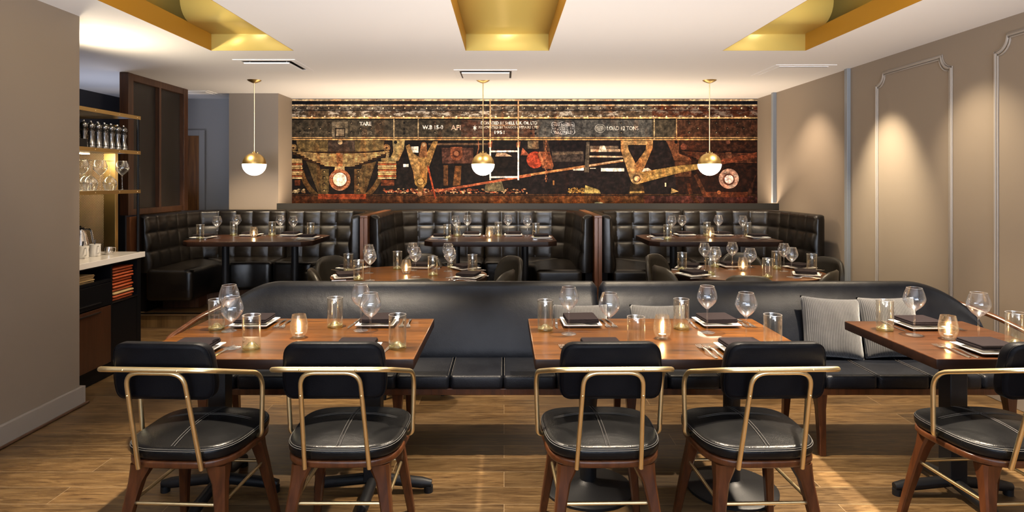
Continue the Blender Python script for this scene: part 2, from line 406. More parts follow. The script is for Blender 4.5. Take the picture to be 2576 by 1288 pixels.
# gold ceiling coves: a low lip, a deeper box above and a bull-nosed panel at each end
def cove(name, x0, x1, nose, label):
    t = thing(name, label, 'ceiling cove', ((x0+x1)/2, (TY0+TY1)/2, H), 0, 'gold lined ceiling coves')
    w = (x1-x0)/2; hy = (TY1-TY0)/2; lip = .145; top = .50
    m = MB()
    for s in (-1, 1): m.box(min(s*(w-.003), s*(w+.0)), max(s*(w-.003), s*(w+.0)), -hy, hy, -.0005, lip)
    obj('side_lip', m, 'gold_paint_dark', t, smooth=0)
    m = MB(); e = .16
    m.box(-w-e-.01, w+e+.01, -hy-.05, hy+.3, top, top+.02)
    for s in (-1, 1): m.box(min(s*(w+e), s*(w+e+.01)), max(s*(w+e), s*(w+e+.01)), -hy-.05, hy+.3, lip, top)
    m.box(-w-e, w+e, hy+.29, hy+.3, lip, top).box(-w-e, w+e, -hy-.05, -hy-.04, lip, top)
    for s in (-1, 1): m.box(min(s*(w+.0), s*(w+e)), max(s*(w+.012), s*(w+e)), -hy, hy+.29, lip-.012, lip)
    obj('cove_box', m, 'gold_paint', t, smooth=0)
    for sy, nz in ((1, nose), (-1, .45)):
        # profile in y,z : up, forward, then rolled over
        pr = [(hy-.003, -.0005), (hy-.003, lip-.01)] + [(hy-.006, lip-.004), (hy-.02, lip)] + [(hy-nz+.17*0, lip)]
        c = (hy-nz, lip+.15)
        for k in range(1, 13):
            a = -PI/2 - PI*k/12*.95; pr.append((c[0]+.15*math.cos(a), c[1]+.15*math.sin(a)))
        pr.append((hy-.0, lip+.31))
        wi = w - .0035
        m = MB(); m.add([(-wi, sy*y, z) for y, z in pr] + [(wi, sy*y, z) for y, z in pr], [(i, i+1, len(pr)+i+1, len(pr)+i) for i in range(len(pr)-1)])
        o = obj('curved_end_panel', m, 'gold_paint', t, smooth=35)
        md = o.modifiers.new('s', 'SOLIDIFY'); md.thickness = .004; md.offset = 1
    return t
cove('ceiling_cove', *TRAYS[0], .36, 'left one of three gold lined coves recessed in the white ceiling')
cove('ceiling_cove', *TRAYS[1], .98, 'middle gold lined cove recessed in the ceiling, its bright yellow panel facing us')
cove('ceiling_cove', *TRAYS[2], .30, 'right gold lined cove in the ceiling, nearest the panelled wall')

def vent(x0, x1, y0, y1, label, style):
    t = thing('ceiling_vent', label, 'vent', ((x0+x1)/2, (y0+y1)/2, H), 0, 'square ceiling vents')
    w = (x1-x0)/2; h = (y1-y0)/2; b = .055
    m = MB(); z0 = -.007
    m.box(-w, w, -h, -h+b, z0, 0).box(-w, w, h-b, h, z0, 0).box(-w, -w+b, -h+b, h-b, z0, 0).box(w-b, w, -h+b, h-b, z0, 0)
    obj('frame', m, 'ceiling_paint', t, smooth=0, bevel=.003)
    i = b
    obj('duct', MB().box(-w+i, w-i, -h+i, h-i, -.003, -.001), 'black_paint', t, smooth=0)
    if style == 0:
        obj('hanging_panel', MB().box(-w+i+.02, w-i-.02, -h+i+.015, h-i-.02, -.028, -.014), 'ceiling_paint', t, smooth=0, bevel=.003)
        m = MB()
        for sx in (-1, 1):
            for sy in (-1, 1): m.tube([(sx*(w-i-.06), sy*(h-i-.06), -.014), (sx*(w-i-.06), sy*(h-i-.06), -.003)], .006, 8)
        obj('bracket', m, 'steel', t)
    else:
        obj('perforated_grille', MB().box(-w+i, w-i, -h+i, h-i, -.012, -.006), 'ceiling_paint', t, smooth=0)
        m = MB()
        for k in range(36):
            x = -w+i+.012 + k*(2*(w-i)-.024)/35; m.box(x-.004, x+.004, -h+i+.008, -h+i+.02, -.0135, -.012)
        obj('slot_row', m, 'black_paint', t, smooth=0)
    return t
vent(-2.46, -1.89, 5.54, 6.1, 'white square vent with a hanging panel, left above the left pendant', 0)
vent(-.50, .13, 6.05, 6.6, 'white square vent with a dropped panel above the middle pendant', 0)
vent(2.57, 3.15, 5.79, 6.38, 'flat perforated square vent in the ceiling beside the right wall', 1)
vent(-4.0, -3.60, 7.45, 7.85, 'small flat vent in the ceiling between wooden screen and column', 1)

# ------------------------------------------------------------------ pendants
def pendant():
    t = thing('pendant_lamp', '', 'lamp', (0,0,H))
    obj('canopy', MB().lathe([(.001,-.032),(.012,-.032),(.03,-.026),(.06,-.012),(.075,0),(.001,0)], 32), 'brass_dark', t)
    obj('rod', MB().tube([(0,0,-.03), (0,0,-.80)], .0055, 8), 'brass', t)
    R = .122; cz = -.915
    cap = [(R*math.cos(a), cz+R*math.sin(a)) for a in [PI*.0+PI/2*k/14 for k in range(15)]]
    m = MB().lathe([(R*.97, cz+.0)] + cap[:-1] + [(.012, cz+R)], 40)
    m.lathe([(.012, cz+R-.002), (.012, cz+R+.02), (.001, cz+R+.02)], 16)
    for k in range(3):
        a = 2*PI*k/3+.4; m.lathe([(.006, cz+R-.006), (.006, cz+R+.006), (.001, cz+R+.009)], 8, (.035*math.cos(a), .035*math.sin(a)))
    obj('metal_cap', m, 'brass_dark', t)
    R2 = R+.003
    gl = [(R2*math.cos(a), cz-.002+R2*math.sin(a)) for a in [-PI/2*k/14 for k in range(15)]]
    obj('glass_globe', MB().lathe([(.001, cz-.002)] + gl[:-1] + [(.001, cz-.002-R2)], 40), 'globe_glow', t)
    return t
PEND = [(-2.73, 'pendant globe lamp on brass rod in front of the column at left'), (-.23, 'pendant globe lamp on brass rod over the middle booth'), (2.246, 'pendant globe lamp on brass rod over the right booth')]
for x, lb in PEND: place('pendant', pendant, (x, 6.7, H), 0, lb, 'globe pendants over the booths')

# ------------------------------------------------------------------ mural
def lin(c):
    c /= 255.0; return c/12.92 if c <= .04045 else ((c+.055)/1.055)**2.4
class Mural:
    def __init__(s): s.v = []; s.f = []; s.c = []
    def poly(s, pts, col, L_=1, flake=0.0):
        o = len(s.v); y = YB - .004 - L_*.002 - (len(s.f) % 12)*1.5e-5
        for u, v in pts: s.v.append(((u-1268)*YB/F, y, 1.5-(v-455)*YB/F))
        s.f.append(tuple(range(o, o+len(pts)))); s.c.append((lin(col[0]), lin(col[1]), lin(col[2]), 1-flake))
mu = Mural()
C3 = lambda p: (720+p[0]/4.223, 230+p[1]/4.223)
C4 = lambda p: (1300+p[0]/4.155, 230+p[1]/4.155)
def q(x0, y0, x1, y1, col, L_=1, C=None, fl=0):
    P = [(x0,y0),(x1,y0),(x1,y1),(x0,y1)]; mu.poly([C(p) for p in P] if C else P, col, L_, fl)
def pl(pts, col, L_=2, C=C3, fl=0): mu.poly([C(p) for p in pts], col, L_, fl)
def disc(cx, cy, r, col, L_=3, C=C3, n=24, ry=None, fl=0): pl([(cx+r*math.cos(2*PI*k/n), cy+(ry or r)*math.sin(2*PI*k/n)) for k in range(n)], col, L_, C, fl)
def line(pts, w, col, L_=3, C=C3, fl=0):
    for a, b in zip(pts, pts[1:]):
        dx, dy = b[0]-a[0], b[1]-a[1]; l = math.hypot(dx, dy) or 1; nx, ny = -dy/l*w/2, dx/l*w/2
        pl([(a[0]+nx,a[1]+ny),(b[0]+nx,b[1]+ny),(b[0]-nx,b[1]-ny),(a[0]-nx,a[1]-ny)], col, L_, C, fl)
U0, U1 = 735, 1905
q(U0, 249, U1, 519, (20,14,12), 0)
q(1330, 352, 1700, 511, (24,16,16), .5); q(1700, 352, U1, 511, (34,16,10), .5)
q(U0, 250, U1, 254, (225,195,150), 1); q(U0, 254, U1, 263, (14,14,20), 1); q(U0, 263, U1, 266.5, (215,185,140), 1)
q(U0, 266.5, U1, 278, (72,60,48), 1, fl=.35); q(U0, 278, U1, 279.2, (15,10,8), 2); q(U0, 279.2, U1, 294, (88,70,52), 1, fl=.9)
q(1640, 266.5, U1, 294, (80,42,24), 1.5, fl=.3)
q(U0, 294.5, U1, 298.5, (215,175,115), 2); q(U0, 298.5, U1, 301.5, (12,9,8), 2)
q(U0, 301.5, U1, 345, (62,54,42), 1); q(1160, 301.5, 1345, 345, (66,42,30), 1.5, fl=.05); q(1345, 301.5, 1640, 345, (70,68,64), 1.5, fl=.06); q(1700, 301.5, U1, 345, (68,42,28), 1.5)
q(U0, 345, U1, 347.3, (190,150,100), 2); q(U0, 347.3, U1, 349.6, (20,14,10), 2); q(U0, 349.6, U1, 352.6, (205,160,100), 2)
k = 745
while k < U1-4:
    disc(k, 272, 3.1, (20,16,12), 2, lambda p: p, 12); disc(k+.6, 272.4, 2.0, (205,185,150), 3, lambda p: p, 10); k += 27.3
k = 752
while k < U1-4:
    disc(k, 293.5, 2.2, (235,215,180), 4, lambda p: p, 8); k += 33
for x in (755, 828, 884, 956, 1094, 1562, 1733, 1801, 1854): 
    for y in (309.5, 333.5): disc(x, y, 3.2, (18,14,12), 2, lambda p: p, 10); disc(x+.5, y+.6, 1.8, (110,95,75), 3, lambda p: p, 8)
for x in (778, 806, 907, 934, 1755, 1829, 1870): disc(x, 323, 3.2, (18,14,12), 2, lambda p: p, 10); disc(x+.5, 323.6, 1.8, (120,100,75), 3, lambda p: p, 8)
for x in (1017, 1336, 1347):
    for y in (309.5, 325, 336): disc(x, y, 2.6, (16,12,12), 2, lambda p: p, 10)
for x in (990, 1051, 1644, 1700): q(x, 299, x+2.6, 352, (175,150,110), 3)
q(836, 306, 876, 347, (96,84,66), 2.5, fl=.2); q(843, 322, 869, 345, (40,32,26), 3); q(846, 325, 866, 342, (120,105,85), 3.5)
# leaf spring and axle box at left
pl([(110,525),(445,525),(445,650),(130,640)], (98,80,48), 1.2); pl([(730,525),(1045,525),(1030,620),(735,655)], (98,80,48), 1.2); pl([(445,525),(730,525),(730,655),(445,650)], (58,46,38), 1.1)
disc(575, 540, 25, (190,170,130), 2)
pl([(75,640),(1095,635),(1095,660),(900,745),(740,800),(420,800),(230,745),(75,670)], (46,30,16), 1.5)
for i in range(9):
    xa, xb = 72+i*42, 1098-i*46; n = 14; pts = []
    for j in range(n+1):
        t = j/n; x = xa+(xb-xa)*t; z = (x-585)/515.0
        pts.append((x, 668+i*15.5 - (30+i*1.0)*z*z))
    line(pts, 7.5, (196,160,104), 2.2)
pl([(535,655),(605,655),(600,800),(540,800)], (132,84,48), 3, fl=.1)
for cx in (1068, 80): disc(cx, 598, 38, (110,85,52), 3); disc(cx, 600, 22, (150,120,80), 3.5); disc(cx, 600, 12, (60,40,25), 4)
line([(1085,650),(1070,720)], 30, (130,110,75), 3)
pl([(215,745),(350,780),(450,1090),(345,1090)], (74,58,34), 2); pl([(955,745),(810,780),(720,1090),(840,1090)], (74,58,34), 2)
q(370, 825, 455, 1070, (88,72,42), 3, C3); q(725, 825, 815, 1070, (84,64,38), 3, C3)
for y in (850, 915, 985, 1050):
    for x in (405, 768): disc(x, y, 16, (30,22,14), 3.5); disc(x+2, y+3, 9, (130,108,70), 4)
pl([(520,800),(620,800),(625,850),(515,850)], (190,160,110), 3)
disc(572, 940, 114, (150,92,60), 4, fl=.25); disc(574, 940, 84, (95,55,35), 4.3); disc(572, 935, 72, (250,228,205), 4.6)
pl([(340,1090),(850,1090),(850,1145),(340,1145)], (128,56,28), 4)
for s in (-1, 1):
    a0 = [(590+s*435*math.cos(t), 760+435*math.sin(t)) for t in [PI*.06+PI*.26*k/10 for k in range(11)]]
    line(a0, 52, (82,60,32), 1.4)
for X0, X1 in ((62, 172), (978, 1168)):
    q(X0, 715, X1, 745, (165,140,95), 3, C3, .2) if X0 < 900 else None
    for i in range(9): q(X0-4*(i % 2), 745+i*21, X1+4*(i % 2), 745+i*21+15, [(190,155,100),(150,85,50),(200,170,120)][i % 3], 3, C3)
    q(X0+30, 940, X1-20, 1000, (90,45,25), 2, C3)
pl([(1130,520),(1262,520),(1250,620),(1195,738),(1010,740),(1010,712),(1110,702),(1140,640)], (142,122,78), 3.2, fl=.1); disc(1163, 541, 18, (10,8,6), 4)
pl([(1270,580),(1310,560),(1350,655),(1425,705),(1420,960),(1365,970),(1350,850),(1318,760)], (142,110,66), 3); pl([(1425,705),(1500,645),(1560,530),(1612,530),(1590,600),(1540,740),(1500,860),(1495,970),(1425,1010)], (138,104,58), 3)
pl([(1435,560),(1492,560),(1500,700),(1405,700)], (128,84,50), 3.4); disc(1462, 567, 30, (128,84,50), 3.5); disc(1462, 567, 18, (180,150,110), 4)
disc(1430, 955, 66, (128,98,50), 3.6); disc(1428, 955, 42, (70,50,26), 3.8); disc(1428, 955, 34, (160,125,72), 4)
pl([(1395,1015),(1462,1015),(1455,1110),(1400,1110)], (100,70,38), 2.5); disc(1420, 1090, 26, (150,105,70), 3); line([(1455,1095),(1570,1075)], 30, (110,65,38), 2.4)
q(1330, 585, 1405, 650, (225,215,195), 2, C3, .3); q(1245, 772, 1300, 802, (240,235,220), 2, C3)
line([(1510,560),(2180,560)], 22, (88,66,48), 2)
pl([(1650,600),(1990,600),(1985,765),(1660,765)], (74,46,36), 1.6); disc(1810, 668, 66, (118,66,42), 3); disc(1808, 664, 40, (80,40,26), 3.4); disc(1808, 660, 26, (150,95,65), 3.8); q(1745, 590, 1870, 668, (118,66,42), 2.8, C3)
q(1672, 785, 1720, 1000, (84,54,30), 2, C3); pl([(1795,790),(1862,790),(1850,1000),(1770,1000)], (92,58,30), 2)
random.seed(3)
for i in range(260):
    x = random.uniform(1030, 2560); y = random.uniform(1034, 1080); c = random.choice([(150,70,45),(175,125,90),(110,60,35),(205,165,120),(80,40,25)])
    disc(x, y, random.uniform(7, 17), c, 2.2+random.random()*.3, C3, 6, random.uniform(5, 11))
for i in range(30): disc(random.uniform(66, 205), random.uniform(1035, 1078), random.uniform(8, 15), random.choice([(150,130,95),(190,170,130),(100,75,50)]), 2.3, C3, 6, 8)
for i in range(70): disc(random.uniform(540, 700), random.uniform(1010, 1062), random.uniform(6, 14), random.choice([(150,110,50),(190,150,80),(110,80,40)]), 2.3, C4, 6, 8)
q(735, 488, U1, 492, (60,38,22), 2)
i = 735
while i < U1:
    w = random.uniform(14, 46); g = (i-735)/1170; c = (70+50*g*(g < .75), 38+36*g*(g < .75), 20+14*g)
    q(i, 493, min(i+w, U1), 519, (lambda f_: tuple(x*f_ for x in c))(random.uniform(.7, 1.2)), 1.8); i += w
line([(1590,1060),(2600,890)], 24, (158,84,54), 4.2); line([(1505,790),(1545,960),(1588,1138)], 18, (150,62,34), 4.4)
line([(2040,520),(2045,600),(2015,720)], 9, (120,70,45), 3)
for x in (2167, 2465):
    line([(x,85),(x,600)], 13, (205,165,120), 5); line([(x,595),(x,942)], 16, (246,238,228), 5); pl([(x-22,545),(x+22,530),(x+16,600),(x-16,600)], (120,66,44), 4.8)
line([(2167,360),(2465,360)], 6, (190,150,110), 4.9); line([(2167,638),(2465,636)], 18, (240,232,220), 5.1); line([(2167,912),(2465,908)], 18, (240,232,222), 5.1)
pl([(2235,655),(2330,655),(2400,690),(2220,692)], (190,155,125), 3); pl([(2120,980),(2290,955),(2320,1060),(2105,1060)], (96,86,62), 2.6); q(2180,620,2380,640,(80,50,40),2.6,C3)
# right half
disc(190, 716, 88, (148,56,34), 3, C4); pl([(230,630),(345,630),(385,780),(370,815),(265,800)], (120,70,44), 3.4, C4); line([(230,645),(280,770)], 26, (180,110,70), 3.8, C4)
q(115, 520, 230, 600, (96,82,62), 2, C4); pl([(40,668),(135,668),(60,590)], (150,80,55), 2, C4)
pl([(275,515),(330,515),(345,625),(285,625)], (70,50,36), 2, C4)
for i in range(17):
    y = 512+i*26; line([(305-6*(i % 2), y), (305-6*(i % 2), y+20)], 8, (165,105,70), 4.5, C4); line([(312+3*(i % 2), y), (312+3*(i % 2), y+20)], 4, (120,70,45), 4.5, C4)
q(365, 625, 700, 735, (56,46,40), 1.6, C4); line([(370,655),(690,640)], 26, (92,76,60), 2, C4)
pl([(725,525),(760,525),(752,845),(705,845)], (88,76,62), 4.3, C4)
q(765, 570, 1060, 600, (104,88,72), 2, C4); q(770, 604, 1080, 632, (170,140,110), 2, C4, .6); pl([(870,568),(915,568),(945,632),(850,632)], (225,205,175), 3, C4); line([(760,680),(1110,684)], 17, (196,170,138), 2.4, C4)
q(590, 795, 700, 826, (235,215,190), 2, C4, .5); q(880, 802, 1122, 836, (235,228,214), 2, C4, .6); q(765, 800, 825, 808, (220,200,180), 2, C4)
line([(0,893),(700,785),(1110,722)], 24, (166,112,68), 4.2, C4); line([(740,778),(1110,718)], 14, (190,160,125), 4.3, C4)
pl([(1300,810),(1370,800),(1420,830),(1290,850)], (235,225,205), 3, C4, .3)
pl([(1085,515),(1420,515),(1420,560),(1085,560)], (150,118,76), 4.6, C4); pl([(1085,555),(1158,555),(1165,610),(1250,770),(1262,960),(1190,930),(1165,860),(1085,610)], (146,112,70), 4.6, C4); pl([(1420,555),(1350,555),(1345,610),(1235,760),(1240,880),(1290,860),(1330,800),(1415,600)], (140,104,62), 4.7, C4)
pl([(1250,850),(1700,775),(1960,752),(1965,800),(1700,850),(1260,968)], (142,112,62), 5, C4); pl([(1960,752),(2505,635),(2505,690),(1965,800)], (112,56,34), 4.9, C4)
disc(1248, 908, 62, (150,122,80), 5.3, C4); disc(1250, 910, 42, (80,60,40), 5.6, C4); disc(1253, 912, 27, (190,145,105), 5.9, C4)
pl([(1555,515),(1697,515),(1692,650),(1800,690),(1825,722),(1642,722),(1600,600)], (98,58,36), 3.2, C4); disc(1662, 530, 16, (12,8,6), 4, C4); q(1650, 725, 1822, 890, (78,46,28), 3, C4)
q(1705, 515, 2505, 620, (52,28,18), 1.2, C4); disc(1742, 580, 34, (100,52,36), 3, C4); disc(2205, 530, 22, (110,66,48), 3, C4)
for i in range(8):
    xa, xb = 1725+i*30, 2505; pts = [(xa+(xb-xa)*j/10, 630+i*13 + 34*math.sin(min(1, (xa+(xb-xa)*j/10-1725)/560)*PI/2)*.6) for j in range(11)]
    line(pts, 6, (112,64,42), 2.6, C4)
q(2178, 635, 2242, 740, (110,68,46), 4, C4)
disc(2212, 912, 105, (176,132,112), 5, C4, fl=.5); disc(2212, 920, 62, (90,52,40), 5.4, C4); disc(2214, 918, 46, (236,214,206), 5.8, C4)
pl([(1880,860),(1990,1080),(1940,1080),(1850,880)], (70,38,22), 2, C4); pl([(2500,860),(2400,1080),(2450,1080)], (60,32,20), 2, C4); q(1940, 1050, 2410, 1105, (92,48,28), 2.5, C4)
line([(1790,960),(1800,1020),(1840,1110),(1900,1165)], 40, (74,40,22), 2, C4); line([(2500,1080),(2450,1140),(2400,1165)], 26, (66,36,22), 2, C4)
disc(2110, 1055, 20, (170,100,60), 3, C4)
pl([(715,980),(860,1030),(875,1066),(705,1066)], (160,138,78), 2.6, C4); pl([(1190,960),(1315,965),(1340,1070),(1165,1070)], (48,34,20), 2.6, C4); line([(1180,1055),(1330,1050)], 20, (170,135,75), 2.8, C4); pl([(1615,1010),(1690,1045),(1610,1066)], (180,145,90), 2.6, C4)
q(1545, 955, 1560, 995, (235,210,170), 3, C4); q(376, 930, 392, 980, (150,105,60), 3, C4)
disc(855, 1165, 45, (165,165,130), 3, C4, 16, 10)
# plate and lettering of the wagon
pl([(375,318),(425,330),(480,314),(540,330),(590,318),(606,345),(598,390),(610,430),(588,455),(540,442),(485,458),(420,442),(375,450),(356,425),(366,388),(358,345)], (170,168,164), 4, C4)
pl([(379,324),(425,336),(480,320),(540,336),(586,324),(600,347),(592,390),(604,428),(584,449),(540,436),(485,452),(420,436),(379,444),(362,423),(372,388),(364,347)], (62,60,58), 4.2, C4)
disc(870, 387, 56, (180,176,165), 4, C4, 28, 46); disc(870, 387, 51, (90,86,78), 4.2, C4, 28, 41); disc(870, 387, 40, (150,146,135), 4.4, C4, 28, 30)
star = [(2005+(34 if k % 2 == 0 else 13)*math.sin(PI*k/6)*.8, 388-(34 if k % 2 == 0 else 13)*math.cos(PI*k/6)) for k in range(12)]
for k in range(12): pl([(2005,388), star[k], star[(k+1) % 12]], (235,228,214), 4, C3)
def text(s, u, v, h, w, col, L_=4.8, bold=.0, bend=0):
    cu = bpy.data.curves.new('t', 'FONT'); cu.body = s; cu.size = 1; cu.offset = bold; cu.resolution_u = 2
    o = bpy.data.objects.new('t', cu); COL.objects.link(o)
    dg = bpy.context.evaluated_depsgraph_get(); me = bpy.data.meshes.new_from_object(o.evaluated_get(dg))
    vs = [q_.co.copy() for q_ in me.vertices]
    x0 = min(q_.x for q_ in vs); x1 = max(q_.x for q_ in vs); y0 = min(q_.y for q_ in vs); y1 = max(q_.y for q_ in vs)
    o0 = len(mu.v); y = YB-.004-L_*.002; k = F/YB
    for q_ in vs:
        uu = u+(q_.x-x0)/(x1-x0)*w; tt = (q_.x-x0)/(x1-x0)*2-1; vv = v+h-(q_.y-y0)/(y1-y0)*h + bend*tt*tt
        mu.v.append(((uu-1268)/k, y, 1.5-(vv-455)/k))
    for p in me.polygons: mu.f.append(tuple(o0+i_ for i_ in p.vertices)); mu.c.append((lin(col[0]), lin(col[1]), lin(col[2]), 1))
    bpy.data.objects.remove(o); bpy.data.meshes.remove(me); bpy.data.curves.remove(cu)
WH = (236,228,214)
text('TARE', 905, 306.5, 9.5, 30, WH, bold=.03); text('W.B 15-0', 1063, 315, 10.5, 52, WH, bold=.03); text('AFI', 1134.5, 315, 12.5, 25, (210,180,155), bold=.02)
text('DONATED BY SHELL U.K. OIL LTD', 1210, 305.5, 8, 141, WH, bold=.02); text('RENOVATED BY WAGON REPAIRS LTD', 1204, 317, 6.5, 150, (215,200,180), bold=.02); text('1951', 1244, 329, 8.5, 25, WH, bold=.02)
text('10-12', 905, 331, 7.5, 32, (130,118,98)); text('78874', 763, 331, 5, 28, (130,118,98)); text('LOAD 12 TONS', 1526.5, 317.5, 10.5, 79, (196,192,180), bold=.02)
PLC = (205,203,198)
text('CHAS ROBERTS', 1388.5, 310.5, 6.6, 54, PLC, 5, .02, 2.0); text('& CO LTD', 1405, 318.5, 4.6, 23, PLC, 5, .02); text('19', 1390.5, 321, 4.6, 8, PLC, 5, .02); text('53', 1433.5, 321, 4.6, 8, PLC, 5, .02)
text('BUILDERS', 1401, 324, 4.2, 28, PLC, 5, .02); text('WAKEFIELD', 1391.5, 330, 7.4, 48, PLC, 5, .02, -1.5)
me = bpy.data.meshes.new('mural'); me.from_pydata(mu.v, [], mu.f); me.materials.append(MATS['mural_print'])
ca = me.color_attributes.new('paint', 'FLOAT_COLOR', 'CORNER'); cols = []
for p, c in zip(me.polygons, mu.c): cols += list(c)*p.loop_total
ca.data.foreach_set('color', cols)
mo = obj('mural', me, None); tag(mo, 'wide rusty railway wagon photo mural on the back wall above the booths', 'mural')

# ------------------------------------------------------------------ booths
BX = [-3.80, -1.42, .953, 3.33]; BF = 6.22; BBK = 7.36; BT = 1.145
def path_half(xs, xc, side):
    """inner face of the back in plan from the open front end to the middle of the back"""
    pts = [(xs, BF+.03), (xs, BBK), (xc, BBK)]
    P = [Vector((p[0], p[1], 0)) for p in pts]; r = .42; out = [P[0]]
    a = (P[0]-P[1]).normalized(); b = (P[2]-P[1]).normalized(); p0 = P[1]+a*r; p1 = P[1]+b*r
    out += [P[0]+(p0-P[0])*k/14 for k in range(1, 14)]
    out += [p0*(1-t)**2+P[1]*2*t*(1-t)+p1*t*t for t in [k/20 for k in range(21)]]
    out += [p1+(P[2]-p1)*k/14 for k in range(1, 15)]
    # resample evenly
    d = [0]
    for i in range(1, len(out)): d.append(d[-1]+(out[i]-out[i-1]).length)
    n = int(d[-1]/.012); res = []; j = 0
    for i in range(n+1):
        s = d[-1]*i/n
        while j < len(d)-2 and d[j+1] < s: j += 1
        t = (s-d[j])/max(d[j+1]-d[j], 1e-9); res.append((out[j].lerp(out[j+1], t), s))
    return res, d[-1]
ROWS = [.58, .775, .965, 1.13]
def half_back(xs, xc, side):
    R, Lt = path_half(xs, xc, side); ncol = round(Lt/.195); cw = Lt/ncol; rings = []
    zs = [.56 + (1.13-.56)*k/46 for k in range(47)]
    m = len(R)
    for i, (p, s) in enumerate(R):
        t = (R[min(i+1, m-1)][0]-R[max(i-1, 0)][0]).normalized()
        n = Vector((-t.y, t.x, 0))*side       # towards the sitter
        e = min(s, Lt-s); ef = .05 if s < Lt/2 else .03
        k = 1 if e > ef else math.sqrt(max(0.02, 1-((ef-e)/ef)**2))
        ring = []
        fc = (s/cw) % 1; gx = (4*fc*(1-fc))**.42 if 0 < fc < 1 else 0
        for z in zs:
            row = 0
            for a in range(3):
                if ROWS[a] <= z: row = a
            fr_ = (z-ROWS[row])/(ROWS[row+1]-ROWS[row]); fr_ = min(max(fr_, 0), 1); gz = (4*fr_*(1-fr_))**.42 if 0 < fr_ < 1 else 0
            if row == 2 and fr_ > .5: gz = max(gz, .85)
            puff = .028*gx*gz
            off = .055*(1-(z-.56)/.57) + puff
            ring.append(p + n*off*k + Vector((0,0,z-(0 if k == 1 else (1-k)*.03*(z-.56)/.57))))
        for a in range(1, 8):                 # rolled top
            an = PI*a/8; ring.append(p + n*((-.045+.045*math.cos(an))*1.0*k) + Vector((0,0,1.13+.024*math.sin(an)*k - (1-k)*.03)) + n*(.012*gx*(1-a/8)))
        ring.append(p - n*.09*k + Vector((0,0,1.10))); ring.append(p - n*.09*k + Vector((0,0,.56)))
        rings.append([tuple(x) for x in ring])
    return MB().loft(rings, True, True)
def booth(i, label):
    x0, x1 = BX[i]+.04, BX[i+1]-.04; xc = (x0+x1)/2
    t = thing('leather_booth', label, 'booth', (0,0,0), 0, 'black tufted leather booths along the back')
    xa, xb = x0+.09, x1-.09
    if i == 0: xa += 0
    obj('backrest', half_back(xa, xc-.002, -1), 'leather_booth', t, smooth=60)
    obj('backrest', half_back(xb, xc+.002, 1), 'leather_booth', t, smooth=60)
    for s, xs in ((1, xa), (-1, xb)):
        X = lambda d: xs+s*d
        side = [(X(.02),BF+.0),(X(.50),BF+.0),(X(.50),6.66),(X(.62),6.80),(X(.13),BBK-.13),(X(.02),BBK-.35)]
        back = [(X(.63),6.805),(X(.8),6.87),(xc-s*.003,6.87),(xc-s*.003,BBK-.02),(X(.35),BBK-.02),(X(.14),BBK-.12)]
        for pts in (side, back):
            o = rounded(pts, .062, 5)
            if s < 0: o = o[::-1]
            m = MB().slab(o, .275, .595, .042, 4)
            obj('seat_cushion', m, 'leather_booth', t, smooth=60)
    pts = [(xa+.04,BF+.30),(xa+.42,BF+.30),(xa+.42,6.70),(xa+.78,6.97),(xb-.78,6.97),(xb-.42,6.70),(xb-.42,BF+.30),(xb-.04,BF+.30),(xb-.04,7.2),(xa+.04,7.2)]
    obj('plinth', MB().slab(pts, PZ+.001, .274, .004, 1), 'screen_wood', t, smooth=0)
    m = MB()
    for xx in (xa, xb):
        m.box(min(xx-.085, xx-.085+.07) if xx == xa else xx+.015, (xx-.085+.07) if xx == xa else xx+.085, BF+.1, 7.5, PZ+.001, .56)
    m.box(xa, xb, 7.38, 7.5, PZ+.001, .56)
    obj('frame', m, 'black_paint', t, smooth=0)
    return t
booth(0, 'left booth of quilted black leather under the wooden screen')
booth(1, 'middle booth of quilted black leather below the ladder of the mural')
booth(2, 'right booth of quilted black leather against the panelled wall')
for i in (1, 2):
    t = thing('booth_divider', ['', 'wooden divider between the left and middle booths', 'wooden divider between the middle and right booths'][i], 'divider', (BX[i], BF-.02, PZ), 0, 'wooden booth dividers')
    obj('side_board', MB().box(-.0385, -.002, 0, 1.3, .001, .975), 'divider_wood_lit', t, smooth=0, bevel=.002)
    obj('side_board', MB().box(.002, .0385, 0, 1.3, .001, .975), 'divider_wood_lit', t, smooth=0, bevel=.002)
    obj('top_cap', MB().box(-.0395, .0395, 0, 1.3, .976, .998), 'divider_wood_lit', t, smooth=0, bevel=.003)
t = obj('end_panel', MB().box(-.015, .02, 0, 1.3, .001, .985), 'divider_wood_lit', smooth=0, bevel=.002, loc=(BX[0]-.005, BF-.02, PZ)); tag(t, 'thin wooden end panel closing the left booth below the screen', 'panel')
# wooden screen above the left booth
t = thing('screen_partition', 'tall wooden screen with woven metal panels standing above the left booth', 'screen', (-3.84, BF-.02, 1.15))
Ls = 1.17; hz = H-1.15-.002
obj('post', MB().box(-.05, .04, 0, .09, .0, hz), 'screen_wood', t, smooth=0, bevel=.002)
obj('post', MB().box(-.05, .04, Ls-.09, Ls, .0, hz), 'screen_wood', t, smooth=0, bevel=.002)
obj('rail', MB().box(-.045, .035, .09, Ls-.09, hz-.07, hz), 'screen_wood', t, smooth=0, bevel=.002)
obj('rail', MB().box(-.045, .035, .09, Ls-.09, 0, .06), 'screen_wood', t, smooth=0, bevel=.002)
obj('mullion', MB().box(-.045, .035, .57, .605, .06, hz-.07), 'screen_wood', t, smooth=0, bevel=.002)
for a, b in ((.09, .57), (.605, Ls-.09)):
    p = obj('woven_panel', MB().box(-.02, -.012, a, b, .06, hz-.07), 'woven_side', t, smooth=0)
    p['label'] = 'woven metal mesh panel'

